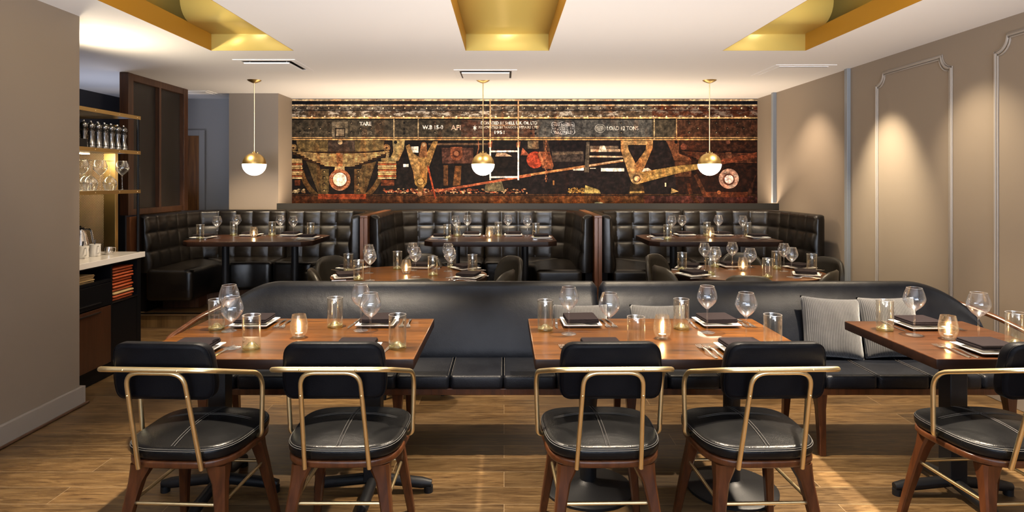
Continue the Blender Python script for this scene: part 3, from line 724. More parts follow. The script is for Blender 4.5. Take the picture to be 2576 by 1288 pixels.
# ------------------------------------------------------------------ tables
def rect_table(name, label, x0, x1, y0, y1, z, th, bases, mat='table_wood', chamfer=0, zf=0.0, group=None):
    cx, cy = (x0+x1)/2, (y0+y1)/2; w, h = (x1-x0)/2, (y1-y0)/2
    t = thing(name, label, 'table', (cx, cy, zf), 0, group)
    zt = z-zf
    out = rect(-w, w, -h, h) if not chamfer else [(-w+chamfer,-h),(w-chamfer,-h),(w,-h+chamfer),(w,h-chamfer),(w-chamfer,h),(-w+chamfer,h),(-w,h-chamfer),(-w,-h+chamfer)]
    out = rounded(out, .008, 2)
    top = MB().slab(out, zt-th, zt, .004, 2); nf = len(top.f)
    me = top.mesh('tabletop', [mat, 'table_edge'], 40)
    for p in me.polygons: p.material_index = 0 if p.normal.z > .3 else 1
    obj('tabletop', me, None, t)
    for bx, kind in bases:
        b = bx-cx
        if kind == 'disc':
            obj('base_plate', MB().lathe([(.001,.0),(.215,.0),(.215,.012),(.20,.02),(.06,.032),(.04,.05),(.001,.05)], 48, (b, .03)), 'black_metal', t)
            obj('column', MB().lathe([(.04,.045),(.04,zt-th-.012),(.001,zt-th-.012)], 24, (b, .03)), 'black_metal', t)
        elif kind == 'cross':
            obj('column', MB().box(b-.041, b+.041, -.041, .041, .06, zt-th-.012), 'black_metal', t, smooth=0, bevel=.004)
            m = MB()
            for a in (0, PI/2):
                P = []
                for k in range(13):
                    s_ = -1+2*k/12; P.append((b+.28*s_*math.cos(a), .28*s_*math.sin(a), .068-.028*abs(s_)))
                m.tube(P, [.018 if k in (0, 12) else .026 for k in range(13)], 10)
                for s_ in (-1, 1): m.lathe([(.001,0),(.022,0),(.022,.03),(.001,.03)], 12, (b+.265*s_*math.cos(a), .265*s_*math.sin(a)))
            obj('cross_foot', m, 'black_metal', t)
        else:
            obj('column', MB().lathe([(.036,.02),(.036,zt-th-.012),(.001,zt-th-.012)], 20, (b, 0)), 'black_metal', t)
            obj('base_plate', MB().lathe([(.001,.001),(.16,.001),(.155,.015),(.001,.02)], 32, (b, 0)), 'black_metal', t)
        obj('top_plate', MB().box(b-.12, b+.12, -.2, .2, zt-th-.012, zt-th-.0005), 'black_metal', t, smooth=0)
    return t
TBL = {
 'fl': dict(z=.75, name='front left table'), 'fm': dict(z=.75, name='front middle table'), 'fr': dict(z=.75, name='front right table'),
 'rl': dict(z=.75, name='left round table'), 'rr': dict(z=.75, name='right round table'),
 'bl': dict(z=.90, name='left booth table'), 'bm': dict(z=.90, name='middle booth table'), 'br': dict(z=.90, name='right booth table')}
rect_table('dining_table', 'glossy brown wooden table at front left with two chairs pushed in', -1.60, -.38, 2.58, 3.34, .75, .045, [(-1.37,'cross'),(-.63,'cross')], group='front tables')
rect_table('dining_table', 'glossy brown wooden table at front middle on two black disc bases', .13, 1.35, 2.58, 3.34, .75, .045, [(.41,'disc'),(1.11,'disc')], group='front tables')
rect_table('dining_table', 'small dark wooden table at front right on a black cross foot', 1.82, 2.45, 2.58, 3.28, .75, .045, [(2.145,'cross')], 'walnut', group='front tables')
rect_table('booth_table', 'wooden table with cut corners in the left booth', -3.22, -1.92, 6.05, 6.85, .90, .05, [(-2.93,'pole'),(-2.20,'pole')], 'walnut', .09, PZ, 'booth tables')
rect_table('booth_table', 'wooden table with cut corners in the middle booth', -.80, .53, 6.05, 6.85, .90, .05, [(-.5,'pole'),(.22,'pole')], 'walnut', .09, PZ, 'booth tables')
rect_table('booth_table', 'wooden table with cut corners in the right booth', 1.45, 2.80, 6.05, 6.85, .90, .05, [(1.78,'pole'),(2.45,'pole')], 'walnut', .09, PZ, 'booth tables')
# the poles of the booth tables stand on the platform, so their front halves reach just past its edge in plan
def round_table(label, cx, cy, rx, ry):
    t = thing('round_table', label, 'table', (cx, cy, 0), 0, 'round tables in the middle row')
    o = [(rx*math.cos(2*PI*k/64), ry*math.sin(2*PI*k/64)) for k in range(64)]
    me = MB().slab(o, .712, .75, .006, 3).mesh('tabletop', ['table_wood', 'table_edge'], 40)
    for p in me.polygons: p.material_index = 0 if p.normal.z > .3 else 1
    obj('tabletop', me, None, t)
    obj('column', MB().lathe([(.04,.03),(.04,.70),(.12,.705),(.12,.7115),(.001,.7115)], 24), 'black_metal', t)
    obj('base_plate', MB().lathe([(.001,0),(.27,0),(.27,.012),(.06,.03),(.001,.03)], 48), 'black_metal', t)
round_table('round wooden table set for dinner in the middle row at left', -.755, 4.90, .62, .53)
round_table('round wooden table set for dinner in the middle row at right, beside the wall', 2.0, 5.03, .62, .46)

# ------------------------------------------------------------------ tableware
def mk_wine():
    t = thing('wine_glass', '', 'glass')
    bowl = [(.004,.118),(.011,.1215),(.026,.134),(.0405,.152),(.0470,.166),(.0488,.175),(.0478,.184),(.0420,.207),(.0335,.230)]
    inn = [(.0325,.230),(.0410,.207),(.0468,.184),(.0478,.175),(.0460,.1665),(.0395,.153),(.025,.1355),(.010,.124),(.001,.1225)]
    obj('bowl', MB().lathe(bowl+inn, 28), 'glass', t)
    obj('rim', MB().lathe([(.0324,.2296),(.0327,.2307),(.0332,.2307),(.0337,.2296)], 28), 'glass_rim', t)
    obj('stem', MB().lathe([(.006,.004),(.0042,.012),(.0036,.03),(.0036,.10),(.005,.114),(.009,.1195)], 12), 'glass', t)
    obj('foot', MB().lathe([(.001,.0005),(.036,.0005),(.0365,.0018),(.02,.0035),(.006,.006),(.001,.007)], 28), 'glass', t)
    return t
def mk_tumbler():
    t = thing('tumbler', '', 'glass')
    obj('glass_wall', MB().lathe([(.039,.006),(.039,.10),(.0392,.149),(.0385,.151),(.0378,.149),(.037,.10),(.037,.008)], 28), 'glass_warm', t)
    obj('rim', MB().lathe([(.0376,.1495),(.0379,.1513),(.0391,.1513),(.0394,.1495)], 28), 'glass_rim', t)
    b = obj('glass_base', MB().lathe([(.034,.0006),(.0385,.004),(.0385,.012),(.0365,.013),(.030,.010),(.022,.018),(.012,.029),(.001,.032)], 28), 'glass_green', t)
    b['label'] = 'yellow green domed base'
    return t
def mk_candle():
    t = thing('candle_holder', '', 'candle holder')
    obj('glass_cup', MB().lathe([(.001,.0006),(.024,.0006),(.029,.008),(.038,.028),(.0415,.048),(.040,.070),(.035,.095),(.0315,.112),(.0305,.112),(.034,.095),(.0385,.070),(.040,.048),(.0365,.029),(.027,.011),(.001,.008)], 28), 'glass_warm', t)
    return t
def mk_tealight():
    t = thing('tealight', '', 'candle')
    obj('cup', MB().lathe([(.001,.0),(.019,.0),(.0195,.016),(.0185,.016),(.018,.013),(.001,.013)], 20), 'steel', t)
    obj('wax', MB().lathe([(.001,.0132),(.0178,.0132),(.001,.0136)], 20), 'wax', t)
    obj('flame', MB().lathe([(.0005,.016),(.0042,.020),(.0050,.025),(.0033,.033),(.0005,.042)], 12), 'flame', t)
    return t
def mk_plate():
    h = .098; t = MB()
    def ring(s, z, r): return [(x, y, z) for x, y in rounded(rect(-s, s, -s, s), r, 4)]
    t.loft([ring(.07,.0,.008), ring(.078,.002,.008), ring(h,.013,.006), ring(h,.016,.006), ring(h-.004,.0165,.006), ring(.078,.007,.008), ring(.07,.0045,.008)], True, True)
    o = obj('plate', t, 'ceramic', smooth=35); tag(o, '', 'plate'); return o
def mk_napkin():
    m = MB()
    for k, (dz, w, h, sk) in enumerate(((0, .083, .078, .0), (.0075, .0845, .0765, .002), (.015, .082, .078, -.002))):
        st = len(m.v); m.slab(rounded(rect(-w, w, -h+sk, h+sk), .01, 3), dz, dz+.008, .0036, 2)
        m.v[st:] = [(x, y, z + .002*math.sin(x*38+k)+.0035*(y/.066)**2 + .0022) for x, y, z in m.v[st:]]
    o = obj('napkin', m, 'napkin_cloth', smooth=50); tag(o, '', 'napkin'); return o
def strip(prof, th, zf):
    """flat implement along y from half widths (y, w, z)"""
    rings = [[(-w, y, z), (w, y, z), (w*.8, y, z+th), (-w*.8, y, z+th)] for y, w, z in prof]
    return rings
def mk_fork():
    t = thing('fork', '', 'fork')
    m = MB(); m.loft(strip([(-.098,.006,.0012),(-.09,.008,.001),(-.05,.006,.004),(-.01,.0032,.009),(.03,.003,.010),(.045,.006,.007),(.052,.0115,.005),(.062,.0125,.004)], .002, 0))
    obj('handle', m, 'steel', t)
    for k in range(4):
        x = -.0105+.007*k; m = MB(); m.loft([[(x-w, y, z), (x+w, y, z), (x+w, y, z+.0016), (x-w, y, z+.0016)] for y, w, z in ((.061,.0022,.004),(.08,.0018,.002),(.096,.0016,.0028),(.103,.0006,.006))])
        obj('tine', m, 'steel', t)
    return t
def mk_knife():
    t = thing('knife', '', 'knife')
    obj('handle', MB().loft(strip([(-.11,.006,.001),(-.1,.0085,.001),(-.05,.0075,.001),(-.005,.0055,.001)], .0042, 0)), 'steel', t)
    obj('blade', MB().loft([[(-.0055, y, .001), (w, y, .001), (w, y, .0026), (-.0055, y, .0026)] for y, w in ((-.005,.006),(.04,.0085),(.085,.0085),(.108,.002),(.115,-.003))]), 'steel', t)
    return t
def mk_spoon():
    o = thing('spoon', '', 'spoon')
    obj('handle', MB().loft(strip([(-.095,.006,.001),(-.085,.0075,.001),(-.04,.005,.004),(.02,.003,.007),(.045,.003,.005)], .002, 0)), 'steel', o)
    pts = []
    m = MB(); rings = []
    for k in range(5):
        a = k/4; rings.append([(.018*a*math.cos(2*PI*j/16), .07+.028*a*math.sin(2*PI*j/16), .0012+.006*a*a) for j in range(16)])
    m.loft(rings, True, False); b = obj('spoon_bowl', m, 'steel', o); md = b.modifiers.new('s', 'SOLIDIFY'); md.thickness = .001
    return o
PLATES = {}; GLS = {}
GRP = {'wine': 'wine glasses on the tables', 'tumbler': 'tumblers on the tables', 'candle': 'candle holders on the tables', 'tealight': 'tealights in the glass holders', 'plate': 'square white plates', 'napkin': 'folded napkins on plates', 'fork': 'forks laid on the tables', 'knife': 'knives laid on the tables', 'spoon': 'spoons'}
def setting(tb, seat, x, y, face, jig=0.0, cut=True):
    """face = direction (radians) the diner looks; plate, napkin, two forks left, knife right"""
    z = TBL[tb]['z']; nm = TBL[tb]['name']; rz = face - PI/2 + jig
    PLATES.setdefault(tb, []).append((x, y, rz))
    c, s = math.cos(rz), math.sin(rz)
    W = lambda dx, dy: (x+dx*c-dy*s, y+dx*s+dy*c)
    place('plate', mk_plate, (x, y, z+.0005), rz, 'square white plate under a napkin at %s seat of %s' % (seat, nm), GRP['plate'])
    place('napkin', mk_napkin, (*W(0,.004), z+.0165), rz + .03, 'dark folded napkin on the plate at %s seat of %s' % (seat, nm), GRP['napkin'])
    if cut:
        place('fork', mk_fork, (*W(-.128, -.01), z+.0005), rz+.07, 'inner fork beside the plate at %s seat of %s' % (seat, nm), GRP['fork'])
        place('fork', mk_fork, (*W(-.161, -.005), z+.0005), rz+.07, 'outer fork beside the plate at %s seat of %s' % (seat, nm), GRP['fork'])
        place('knife', mk_knife, (*W(.125, -.01), z+.0005), rz-.08, 'steel knife beside the plate at %s seat of %s' % (seat, nm), GRP['knife'])
def free(tb, x, y, r=.041):
    for _ in range(12):
        hit = False
        for px, py, rz in PLATES.get(tb, []):
            c, s = math.cos(-rz), math.sin(-rz); dx, dy = (x-px)*c-(y-py)*s, (x-px)*s+(y-py)*c; lim = .099+r
            if abs(dx) < lim and abs(dy) < lim:
                if lim-abs(dx) < lim-abs(dy): dx = math.copysign(lim+.001, dx)
                else: dy = math.copysign(lim+.001, dy)
                c, s = math.cos(rz), math.sin(rz); x, y = px+dx*c-dy*s, py+dx*s+dy*c; hit = True
        for gx, gy in GLS.get(tb, []):
            d = math.hypot(x-gx, y-gy)
            if d < .090:
                k = .0905/max(d, 1e-4); x, y = gx+(x-gx)*k, gy+(y-gy)*k; hit = True
        if not hit: break
    GLS.setdefault(tb, []).append((x, y)); return x, y
def wine(tb, seat, u, y, extra=''):
    x, y = free(tb, xat(u, y), y); place('wine', mk_wine, (x, y, TBL[tb]['z']), random.random()*6, 'empty stemmed wine glass at %s seat of %s' % (seat, TBL[tb]['name']), GRP['wine'])
def tumb(tb, seat, u, y):
    x, y = free(tb, xat(u, y), y); place('tumbler', mk_tumbler, (x, y, TBL[tb]['z']), random.random()*6, 'straight tumbler with green tinted base at %s seat of %s' % (seat, TBL[tb]['name']), GRP['tumbler'])
def cand(tb, u, y):
    x, y = free(tb, xat(u, y), y); z = TBL[tb]['z']
    place('candle', mk_candle, (x, y, z), 0, 'round glass candle holder glowing on the %s' % TBL[tb]['name'], GRP['candle'])
    place('tealight', mk_tealight, (x, y, z+.0085), 0, 'burning tealight inside the glass holder on the %s' % TBL[tb]['name'], GRP['tealight'])
    l = bpy.data.lights.new('candle_light', 'POINT'); l.energy = .9; l.color = (1,.55,.22); l.shadow_soft_size = .008
    o = bpy.data.objects.new('candle_light', l); o.location = (x, y, z+.045); COL.objects.link(o)
N_, S_ = PI/2, -PI/2
for s, x, y, f in (('far left',-1.30,3.20,S_), ('far right',-.66,3.21,S_), ('near left',-1.36,2.69,N_), ('near right',-.65,2.69,N_)): setting('fl', s, x, y, f)
cand('fl', 752, 2.93)
for s, u, y in (('far left',579,3.07),('near left',583,2.747),('far right',909,3.08),('near right',932,2.84)): wine('fl', s, u, y)
for s, u, y in (('far left',545,3.10),('near left',629,2.74),('far right',843,3.15),('near right',1000,2.75)): tumb('fl', s, u, y)
for s, x, y, f in (('far left',.40,3.21,S_), ('far right',1.11,3.21,S_), ('near left',.43,2.69,N_), ('near right',1.05,2.69,N_)): setting('fm', s, x, y, f, .02)
cand('fm', 1666, 2.91)
for s, u, y in (('far left',1431,3.0),('near left',1533,2.84),('far right',1779,3.03),('near right',1877,2.85)): wine('fm', s, u, y)
for s, u, y in (('far left',1372,3.08),('near left',1600,2.705),('far right',1714,3.11),('near right',1944,2.75)): tumb('fm', s, u, y)
for s, x, y, f in (('far',2.13,3.15,S_), ('near',2.13,2.70,N_)): setting('fr', s, x, y, f)
wine('fr','far',2300,2.98); wine('fr','near',2462,2.85); tumb('fr','far',2226,3.08); tumb('fr','near',2555,2.79); cand('fr', 2385, 2.905)
def rset(tb, seats, cx, cy):
    for s, u, y in seats:
        x = xat(u, y); setting(tb, s, x, y, math.atan2(cy-y, cx-x), 0)
rset('rl', (('far left',885,5.20),('near left',872,4.74),('far middle',1060,5.28),('far right',1171,5.20),('near right',1180,4.74)), -.755, 4.9)
cand('rl', 1022, 4.96)
for s, u, y in (('far left',928,4.98),('near left',931,4.62),('far middle',1038.7,5.13),('near middle',1045,4.78),('far right',1127,5.08),('near right',1147,4.73)): wine('rl', s, u, y)
for s, u, y in (('far left',878.5,5.04),('near left',913,4.66),('far middle',1000,5.21),('near middle',1088.7,4.86),('far right',1137,5.28),('near right',1188.7,4.98)): tumb('rl', s, u, y)
rset('rr', (('far left',1732,5.24),('near left',1744,4.84),('far middle',1839,5.34),('far right',2012,5.24),('near right',2028,4.86)), 2.0, 5.03)
cand('rr', 1869, 5.11)
for s, u, y in (('far left',1766,5.12),('near left',1791,4.80),('far middle',1842,5.18),('near middle',1887,4.72),('far right',1972,5.08),('near right',1991,4.78)): wine('rr', s, u, y)
for s, u, y in (('far left',1716,5.12),('near left',1787,4.90),('far middle',1800,5.34),('near middle',1931,4.74),('far right',1953,5.22),('near right',2042,5.02)): tumb('rr', s, u, y)
for tb, wl, tl, c, pls in (
  ('bl', ((546,6.40),(595.6,6.65),(705.5,6.58),(738,6.42)), ((504,6.30),(588,6.74),(684.6,6.72),(781.5,6.56)), (638.6,6.52), ((512,6.40,-.1),(633,6.70,S_),(732,6.70,S_),(774.5,6.36,PI))),
  ('bm', ((1146,6.45),(1176,6.58),(1278,6.58),(1326.6,6.45)), ((1125,6.33),(1149.7,6.66),(1253.5,6.68),(1348,6.5)), (1231,6.45), ((1108.7,6.42,0),(1187,6.70,S_),(1291,6.70,S_),(1362,6.42,PI))),
  ('br', ((1690,6.43),(1716,6.55),(1807.4,6.55),(1868.8,6.45)), ((1679,6.28),None,(1778.6,6.68),(1880.5,6.62)), (1787,6.44), ((1660,6.44,0),(1722,6.72,S_),(1815.5,6.70,S_),(1906.5,6.42,PI)))):
    S4 = ('left end', 'far left', 'far right', 'right end')
    for s, (u, y) in zip(S4, wl): wine(tb, s, u, y)
    for s, q_ in zip(S4, tl):
        if q_: tumb(tb, s, *q_)
    cand(tb, *c)
    for s, (u, y, f) in zip(S4, pls): setting(tb, s, xat(u, y), y, f)

# ------------------------------------------------------------------ dining armchairs (front)
def superell(w, h, n=3.0, k=48, front=1.0):
    o = []
    for i in range(k):
        a = 2*PI*i/k; c, s = math.cos(a), math.sin(a)
        x = w*math.copysign(abs(c)**(2/n), c); y = h*math.copysign(abs(s)**(2/n), s)
        o.append((x*(1+ .05*front*(y/h)), y))
    return o
def mk_chair():
    t = thing('dining_armchair', '', 'chair')
    se = superell(.232, .220, 3.5)
    obj('seat_cushion', MB().slab(se, .436, .490, .022, 5, dome=.026), 'leather_seat', t, smooth=60)
    obj('seat_frame', MB().slab([(x*.985, y*.985) for x, y in se], .408, .4355, .008, 3), 'leg_wood', t, smooth=50)
    m = MB()
    for z in (.482, .476): m.tube([(x*(.978 if z > .479 else .993), y*(.978 if z > .479 else .993), z) for x, y in se], .0013, 5, closed=True)
    for dx in (-.006, .006):
        m.tube([(dx, -.205+.41*k/16, .4915 + .0262*(1-abs(-1+2*k/16)**2)) for k in range(17)], .0011, 5)
        m.tube([(-.20+.40*k/16, .06+dx, .4915 + .0262*(1-max(abs(-1+2*k/16), .32)**2)) for k in range(17)], .0009, 5)
    p = obj('seat_stitching', m, 'stitching', t)
    # backrest: a gently curved pad
    def pad(w, z0, z1, y, th, rr):
        out = rounded([(-w+.012, z0), (w-.012, z0), (w, z0+.06), (w-.014, z1), (-w+.014, z1), (-w, z0+.06)], [rr*.9, rr*.9, .05, rr, rr, .05], 6)
        mm = MB().slab(out, -th/2, th/2, .016, 4)
        mm.v = [(x, y - zz - .13*(zv-z0) + .9*x*x - .0, zv) for x, zv, zz in mm.v]
        return mm
    obj('backrest', pad(.195, .69, .905, -.262, .05, .055), 'leather_black', t, smooth=60)
    m = MB(); out = rounded([(-.183, .69), (.183, .69), (.195, .75), (.181, .905), (-.181, .905), (-.195, .75)], [.05, .05, .05, .055, .055, .05], 6)
    m.tube([(x*.99, -.262-.021-.13*(z-.69)+.9*x*x, z) for x, z in [(x, .69+(z-.69)*.985+.0016) for x, z in out]], .0016, 5, closed=True)
    obj('backrest_piping', m, 'leather_black', t)
    # inverted U and the long arm rail in brushed brass
    r = .0088
    u_ = fillet([(-.122,-.222,.412), (-.108,-.318,.805), (.108,-.318,.805), (.122,-.222,.412)], .055, 8)
    obj('back_loop', MB().tube(u_, r, 12), 'brass', t)
    rail = fillet([(-.205,.03,.448), (-.252,-.0,.450), (-.262,-.01,.715), (-.215,-.337,.822), (.215,-.337,.822), (.262,-.01,.715), (.252,.0,.450), (.205,.03,.448)], [.03,.075,.075,.075,.075,.03], 9)
    obj('arm_rail', MB().tube(rail, r+.0006, 12), 'brass', t)
    m = MB()
    for x in (-.10, .10):
        st = len(m.v); m.lathe([(.001,.0),(.0045,.0),(.003,.002),(.001,.0025)], 10); m.xf(Matrix.Translation((x,-.3465,.822)) @ Matrix.Rotation(PI/2, 4, 'X'), st)
        st = len(m.v); m.lathe([(.001,.0),(.0045,.0),(.003,.002),(.001,.0025)], 10); m.xf(Matrix.Translation((math.copysign(.1112,x),-.305,.715)) @ Matrix.Rotation(PI/2, 4, 'X'), st)
    obj('rivet', m, 'brass', t)
    for sx in (-1, 1):
        for sy in (-1, 1):
            rings = []
            for z, cx, cy, hw, hh in ((.407,.148,.148,.040,.036),(.385,.152,.151,.037,.032),(.34,.165,.164,.026,.024),(.25,.180,.186,.0215,.021),(.12,.198,.214,.018,.018),(.0,.213,.238,.0155,.0155)):
                rings.append([(sx*cx+a*hw, sy*cy+b*hh, z) for a, b in ((-1,-.7),(-.7,-1),(.7,-1),(1,-.7),(1,.7),(.7,1),(-.7,1),(-1,.7))])
            obj('leg', MB().loft(rings), 'leg_wood', t, smooth=35)
    f = .17; rr = rounded(rect(-.178, .178, -.186, .186), .03, 5)
    obj('footrest_ring', MB().tube([(x, y, .262) for x, y in rr], .0072, 10, closed=True), 'brass', t)
    return t
CH = [(-1.25, 2.535, -.05, 'black armchair with brass rail, leftmost in the front row'),
      (-.632, 2.54, 0, 'second black armchair with brass rail from the left, front row'),
      (.392, 2.54, .02, 'black brass railed armchair at the left half of front middle table'),
      (1.0, 2.54, .03, 'black brass railed armchair at the right half of front middle table'),
      (2.02, 2.54, .06, 'black armchair with brass rail, rightmost and cut by the picture edge')]
for x, y, rz, lb in CH: place('armchair', mk_chair, (x, y, 0), rz, lb, 'armchairs in the front row')

# ------------------------------------------------------------------ tub chairs at the round tables
def mk_tub():
    t = thing('tub_chair', '', 'chair')
    obj('seat_cushion', MB().slab(superell(.215, .21, 2.6), .41, .475, .02, 4, dome=.01), 'leather_tub', t, smooth=60)
    # curved back shell: rises from the seat, rounded at the top corners
    rings = []; n = 26; hw = .60
    for i in range(n+1):
        s = -1+2*i/n; a = -PI/2 + s*.92; R = .25
        top = .50 + .318*max(0.0, 1-abs(s)**3.6)**.5
        cx, cy = R*math.cos(a), R*math.sin(a)+.03
        ring = []
        K = 10
        for k in range(K+1):
            z = .40+(top-.40)*k/K; lean = 1+.16*(z-.4)
            ring.append((cx*lean*.93, cy*lean*.93, z))
        ring.append((cx*1.07, cy*1.07, top+.012))
        for k in range(K, -1, -1):
            z = .40+(top-.40)*k/K; lean = 1+.16*(z-.4); ring.append((cx*lean*1.07, cy*lean*1.07, z))
        rings.append(ring)
    obj('backrest', MB().loft(rings), 'leather_tub', t, smooth=70)
    for sx in (-1, 1):
        for sy in (-1, 1): obj('leg', MB().tube([(sx*.15, sy*.14, .41), (sx*.20, sy*.20, .001)], [.02, .012], 10), 'black_metal', t)
    return t
def tub(cx, cy, x, y, label):
    rz = math.atan2(cy-y, cx-x)-PI/2
    # x, y is the middle of the back: the seat centre lies .27 in front of it
    d = Vector((cx-x, cy-y)).normalized()*.22
    place('tub', mk_tub, (x+d.x, y+d.y, 0), rz, label, 'rounded leather chairs at the round tables')
c = (-.755, 4.90)
tub(*c, -.757, 5.66, 'rounded leather chair behind the left round table, under the middle booth')
tub(*c, -.62, 4.22, 'rounded leather chair at near side of left round table, mostly hidden by banquette')
tub(*c, -1.56, 5.48, 'tan lit rounded chair at far left of the left round table')
tub(*c, -1.47, 4.68, 'rounded chair at near left of left round table, seen edge on')
tub(*c, .09, 5.47, 'rounded chair at far right of the left round table')
tub(*c, .04, 4.62, 'rounded chair at near right of the left round table')
c = (2.0, 5.03)
tub(*c, 2.22, 5.74, 'rounded leather chair behind the right round table, facing us')
tub(*c, 1.74, 4.35, 'rounded chair at near side of right round table, dark back towards us')
tub(*c, 1.36, 5.62, 'rounded chair at far left of the right round table')
tub(*c, 1.23, 4.84, 'dark rounded chair at near left of the right round table')
tub(*c, 2.86, 5.40, 'pale lit rounded chair at far right of right round table, beside the wall')
tub(*c, 2.47, 4.60, 'dark rounded chair at near right of the right round table')

# ------------------------------------------------------------------ banquette benches
def bench(x0, x1, outer, label):
    """outer = -1 when the swept end is at x0, +1 when at x1"""
    t = thing('banquette_bench', label, 'bench', ((x0+x1)/2, 3.6, 0), 0, 'long leather benches'); cx = (x0+x1)/2
    n = 90; rings = []
    for i in range(n+1):
        x = x0+(x1-x0)*i/n; do = (x-x0) if outer < 0 else (x1-x); di = (x1-x) if outer < 0 else (x-x0)
        top = .868
        if do < .36: top -= .30*(1-math.sqrt(max(0, 1-((.36-do)/.36)**2)))
        if di < .035: top -= .035*(1-math.sqrt(max(0, 1-((.035-di)/.035)**2)))
        e = min(di, do); th = 1.0 if e > .03 else .35+.65*math.sqrt(max(0, 1-((.03-e)/.03)**2))
        wrap = 0 if do > .30 else -.10*((.30-do)/.30)**2
        ring = []
        K = 8
        for k in range(K+1):                     # front face, slightly full
            z = .46+(top-.05-.46)*k/K; yy = .075+.17*(z-.45)/.42 - .014*math.sin(PI*k/K) - .030*(1-max(0, (z-(top-.17))/.12)**2); ring.append((x-cx, yy+wrap+.05*(1-th), z))
        for k in range(1, 8):
            a = PI*k/8; yy = .075+.17*(top-.05-.45)/.42+.045; ring.append((x-cx, yy-.045*math.cos(a)*th+wrap, top-.05+.05*math.sin(a)))
        ring.append((x-cx, .255+.045+wrap-.02*(1-th), top-.08)); ring.append((x-cx, .24+wrap, .40)); ring.append((x-cx, .075+wrap, .40))
        rings.append(ring)
    obj('backrest', MB().loft(rings), 'leather_bench', t, smooth=60)
    # seat in stitched sections
    w = (x1-x0)/2; ns = 8
    for k in range(ns):
        a = -w+.01+(2*w-.02)*k/ns; b = -w+.01+(2*w-.02)*(k+1)/ns
        obj('seat_cushion', MB().slab(rounded(rect(a+.0008, b-.0008, -.295, .10), .026, 4), .372, .448, .018, 4), 'leather_bench', t, smooth=60)
    m = MB()
    for k in range(1, ns):
        a = -w+.01+(2*w-.02)*k/ns
        for d in (-.008, .008): m.tube([(a+d, -.285, .4475), (a+d, .08, .4485)], .0011, 5)
    m.tube([(-w+.03, .066, .4490), (w-.03, .066, .4490)], .0012, 5)
    obj('seat_stitching', m, 'stitching', t)
    obj('seat_rail', MB().box(-w+.03, w-.03, -.27, .20, .335, .371), 'leg_wood', t, smooth=0, bevel=.004)
    for lx in (-w+.10, 0, w-.10):
        for ly, dy in ((-.22, -.03), (.15, .05)):
            obj('leg', MB().loft([[(lx+a*h_, ly+d_+b*h_, z) for a, b in ((-1,-1),(1,-1),(1,1),(-1,1))] for z, h_, d_ in ((.334,.030,0),(.25,.022,dy*.3),(0,.016,dy))]), 'leg_wood', t, smooth=0, bevel=.003)
    xe = (-w-.005 if outer < 0 else w+.005)
    pts = fillet([(xe-outer*.02, .33, .735), (xe+outer*.09, .10, .675), (xe+outer*.14, -.15, .61), (xe+outer*.10, -.27, .50), (xe-outer*.03, -.25, .352)], .05, 6)
    obj('end_arm', MB().tube(pts, .019, 10, flat=.8), 'leg_wood', t)
    return t
bench(-1.75, .583, -1, 'long black leather bench behind the front left table')
bench(.597, 2.88, 1, 'long black leather bench with grey pillows, running to the right')

# ------------------------------------------------------------------ pillows
def mk_pillow():
    n = 24; g = []
    m = MB()
    def P(i, j, s):
        a = -1+2*i/n; b = -1+2*j/n; e = (1-abs(a)**3)*(1-abs(b)**3)
        th = .062*max(e, 0)**.6
        pull = 1-.055*(1-abs(b)**2)*abs(a)**4; pully = 1-.055*(1-abs(a)**2)*abs(b)**4
        wr = .004*math.sin(9*a+3*b)*e
        return (.20*a*pull, s*(th+wr*.5), .20*b*pully+.2)
    for s in (-1, 1):
        vs = [P(i, j, s) for i in range(n+1) for j in range(n+1)]
        m.add(vs, [(i*(n+1)+j, (i+1)*(n+1)+j, (i+1)*(n+1)+j+1, i*(n+1)+j+1) for i in range(n) for j in range(n)])
    me = m.mesh('throw_pillow', 'corduroy', 0)
    bm = bmesh.new(); bm.from_mesh(me); bmesh.ops.remove_doubles(bm, verts=bm.verts, dist=.0004); bmesh.ops.recalc_face_normals(bm, faces=bm.faces)
    for f in bm.faces: f.smooth = True
    bm.to_mesh(me); bm.free()
    o = obj('throw_pillow', me, None); tag(o, '', 'pillow'); return o
def pillow(x, y, z, tilt, roll, rz, label, sc_=1):
    o = place('pillow', mk_pillow, (x, y, z), rz, label, 'grey corduroy pillows on the bench')
    o.rotation_euler = (tilt, roll, rz); o.scale = (sc_, sc_, sc_)
pillow(1.94, 3.60, .456, -.28, .06, -.03, 'grey corduroy pillow leaning on the bench beside the front middle table', .89)
pillow(2.30, 3.605, .456, -.27, .0, .04, 'grey corduroy pillow partly behind the front right table', .89)
pillow(.46, 3.58, .452, -.50, 0, .0, 'grey corduroy pillow tucked behind the front middle table, left one', .84)
pillow(.93, 3.58, .452, -.52, 0, -.03, 'grey corduroy pillow tucked behind the front middle table, right one', .84)

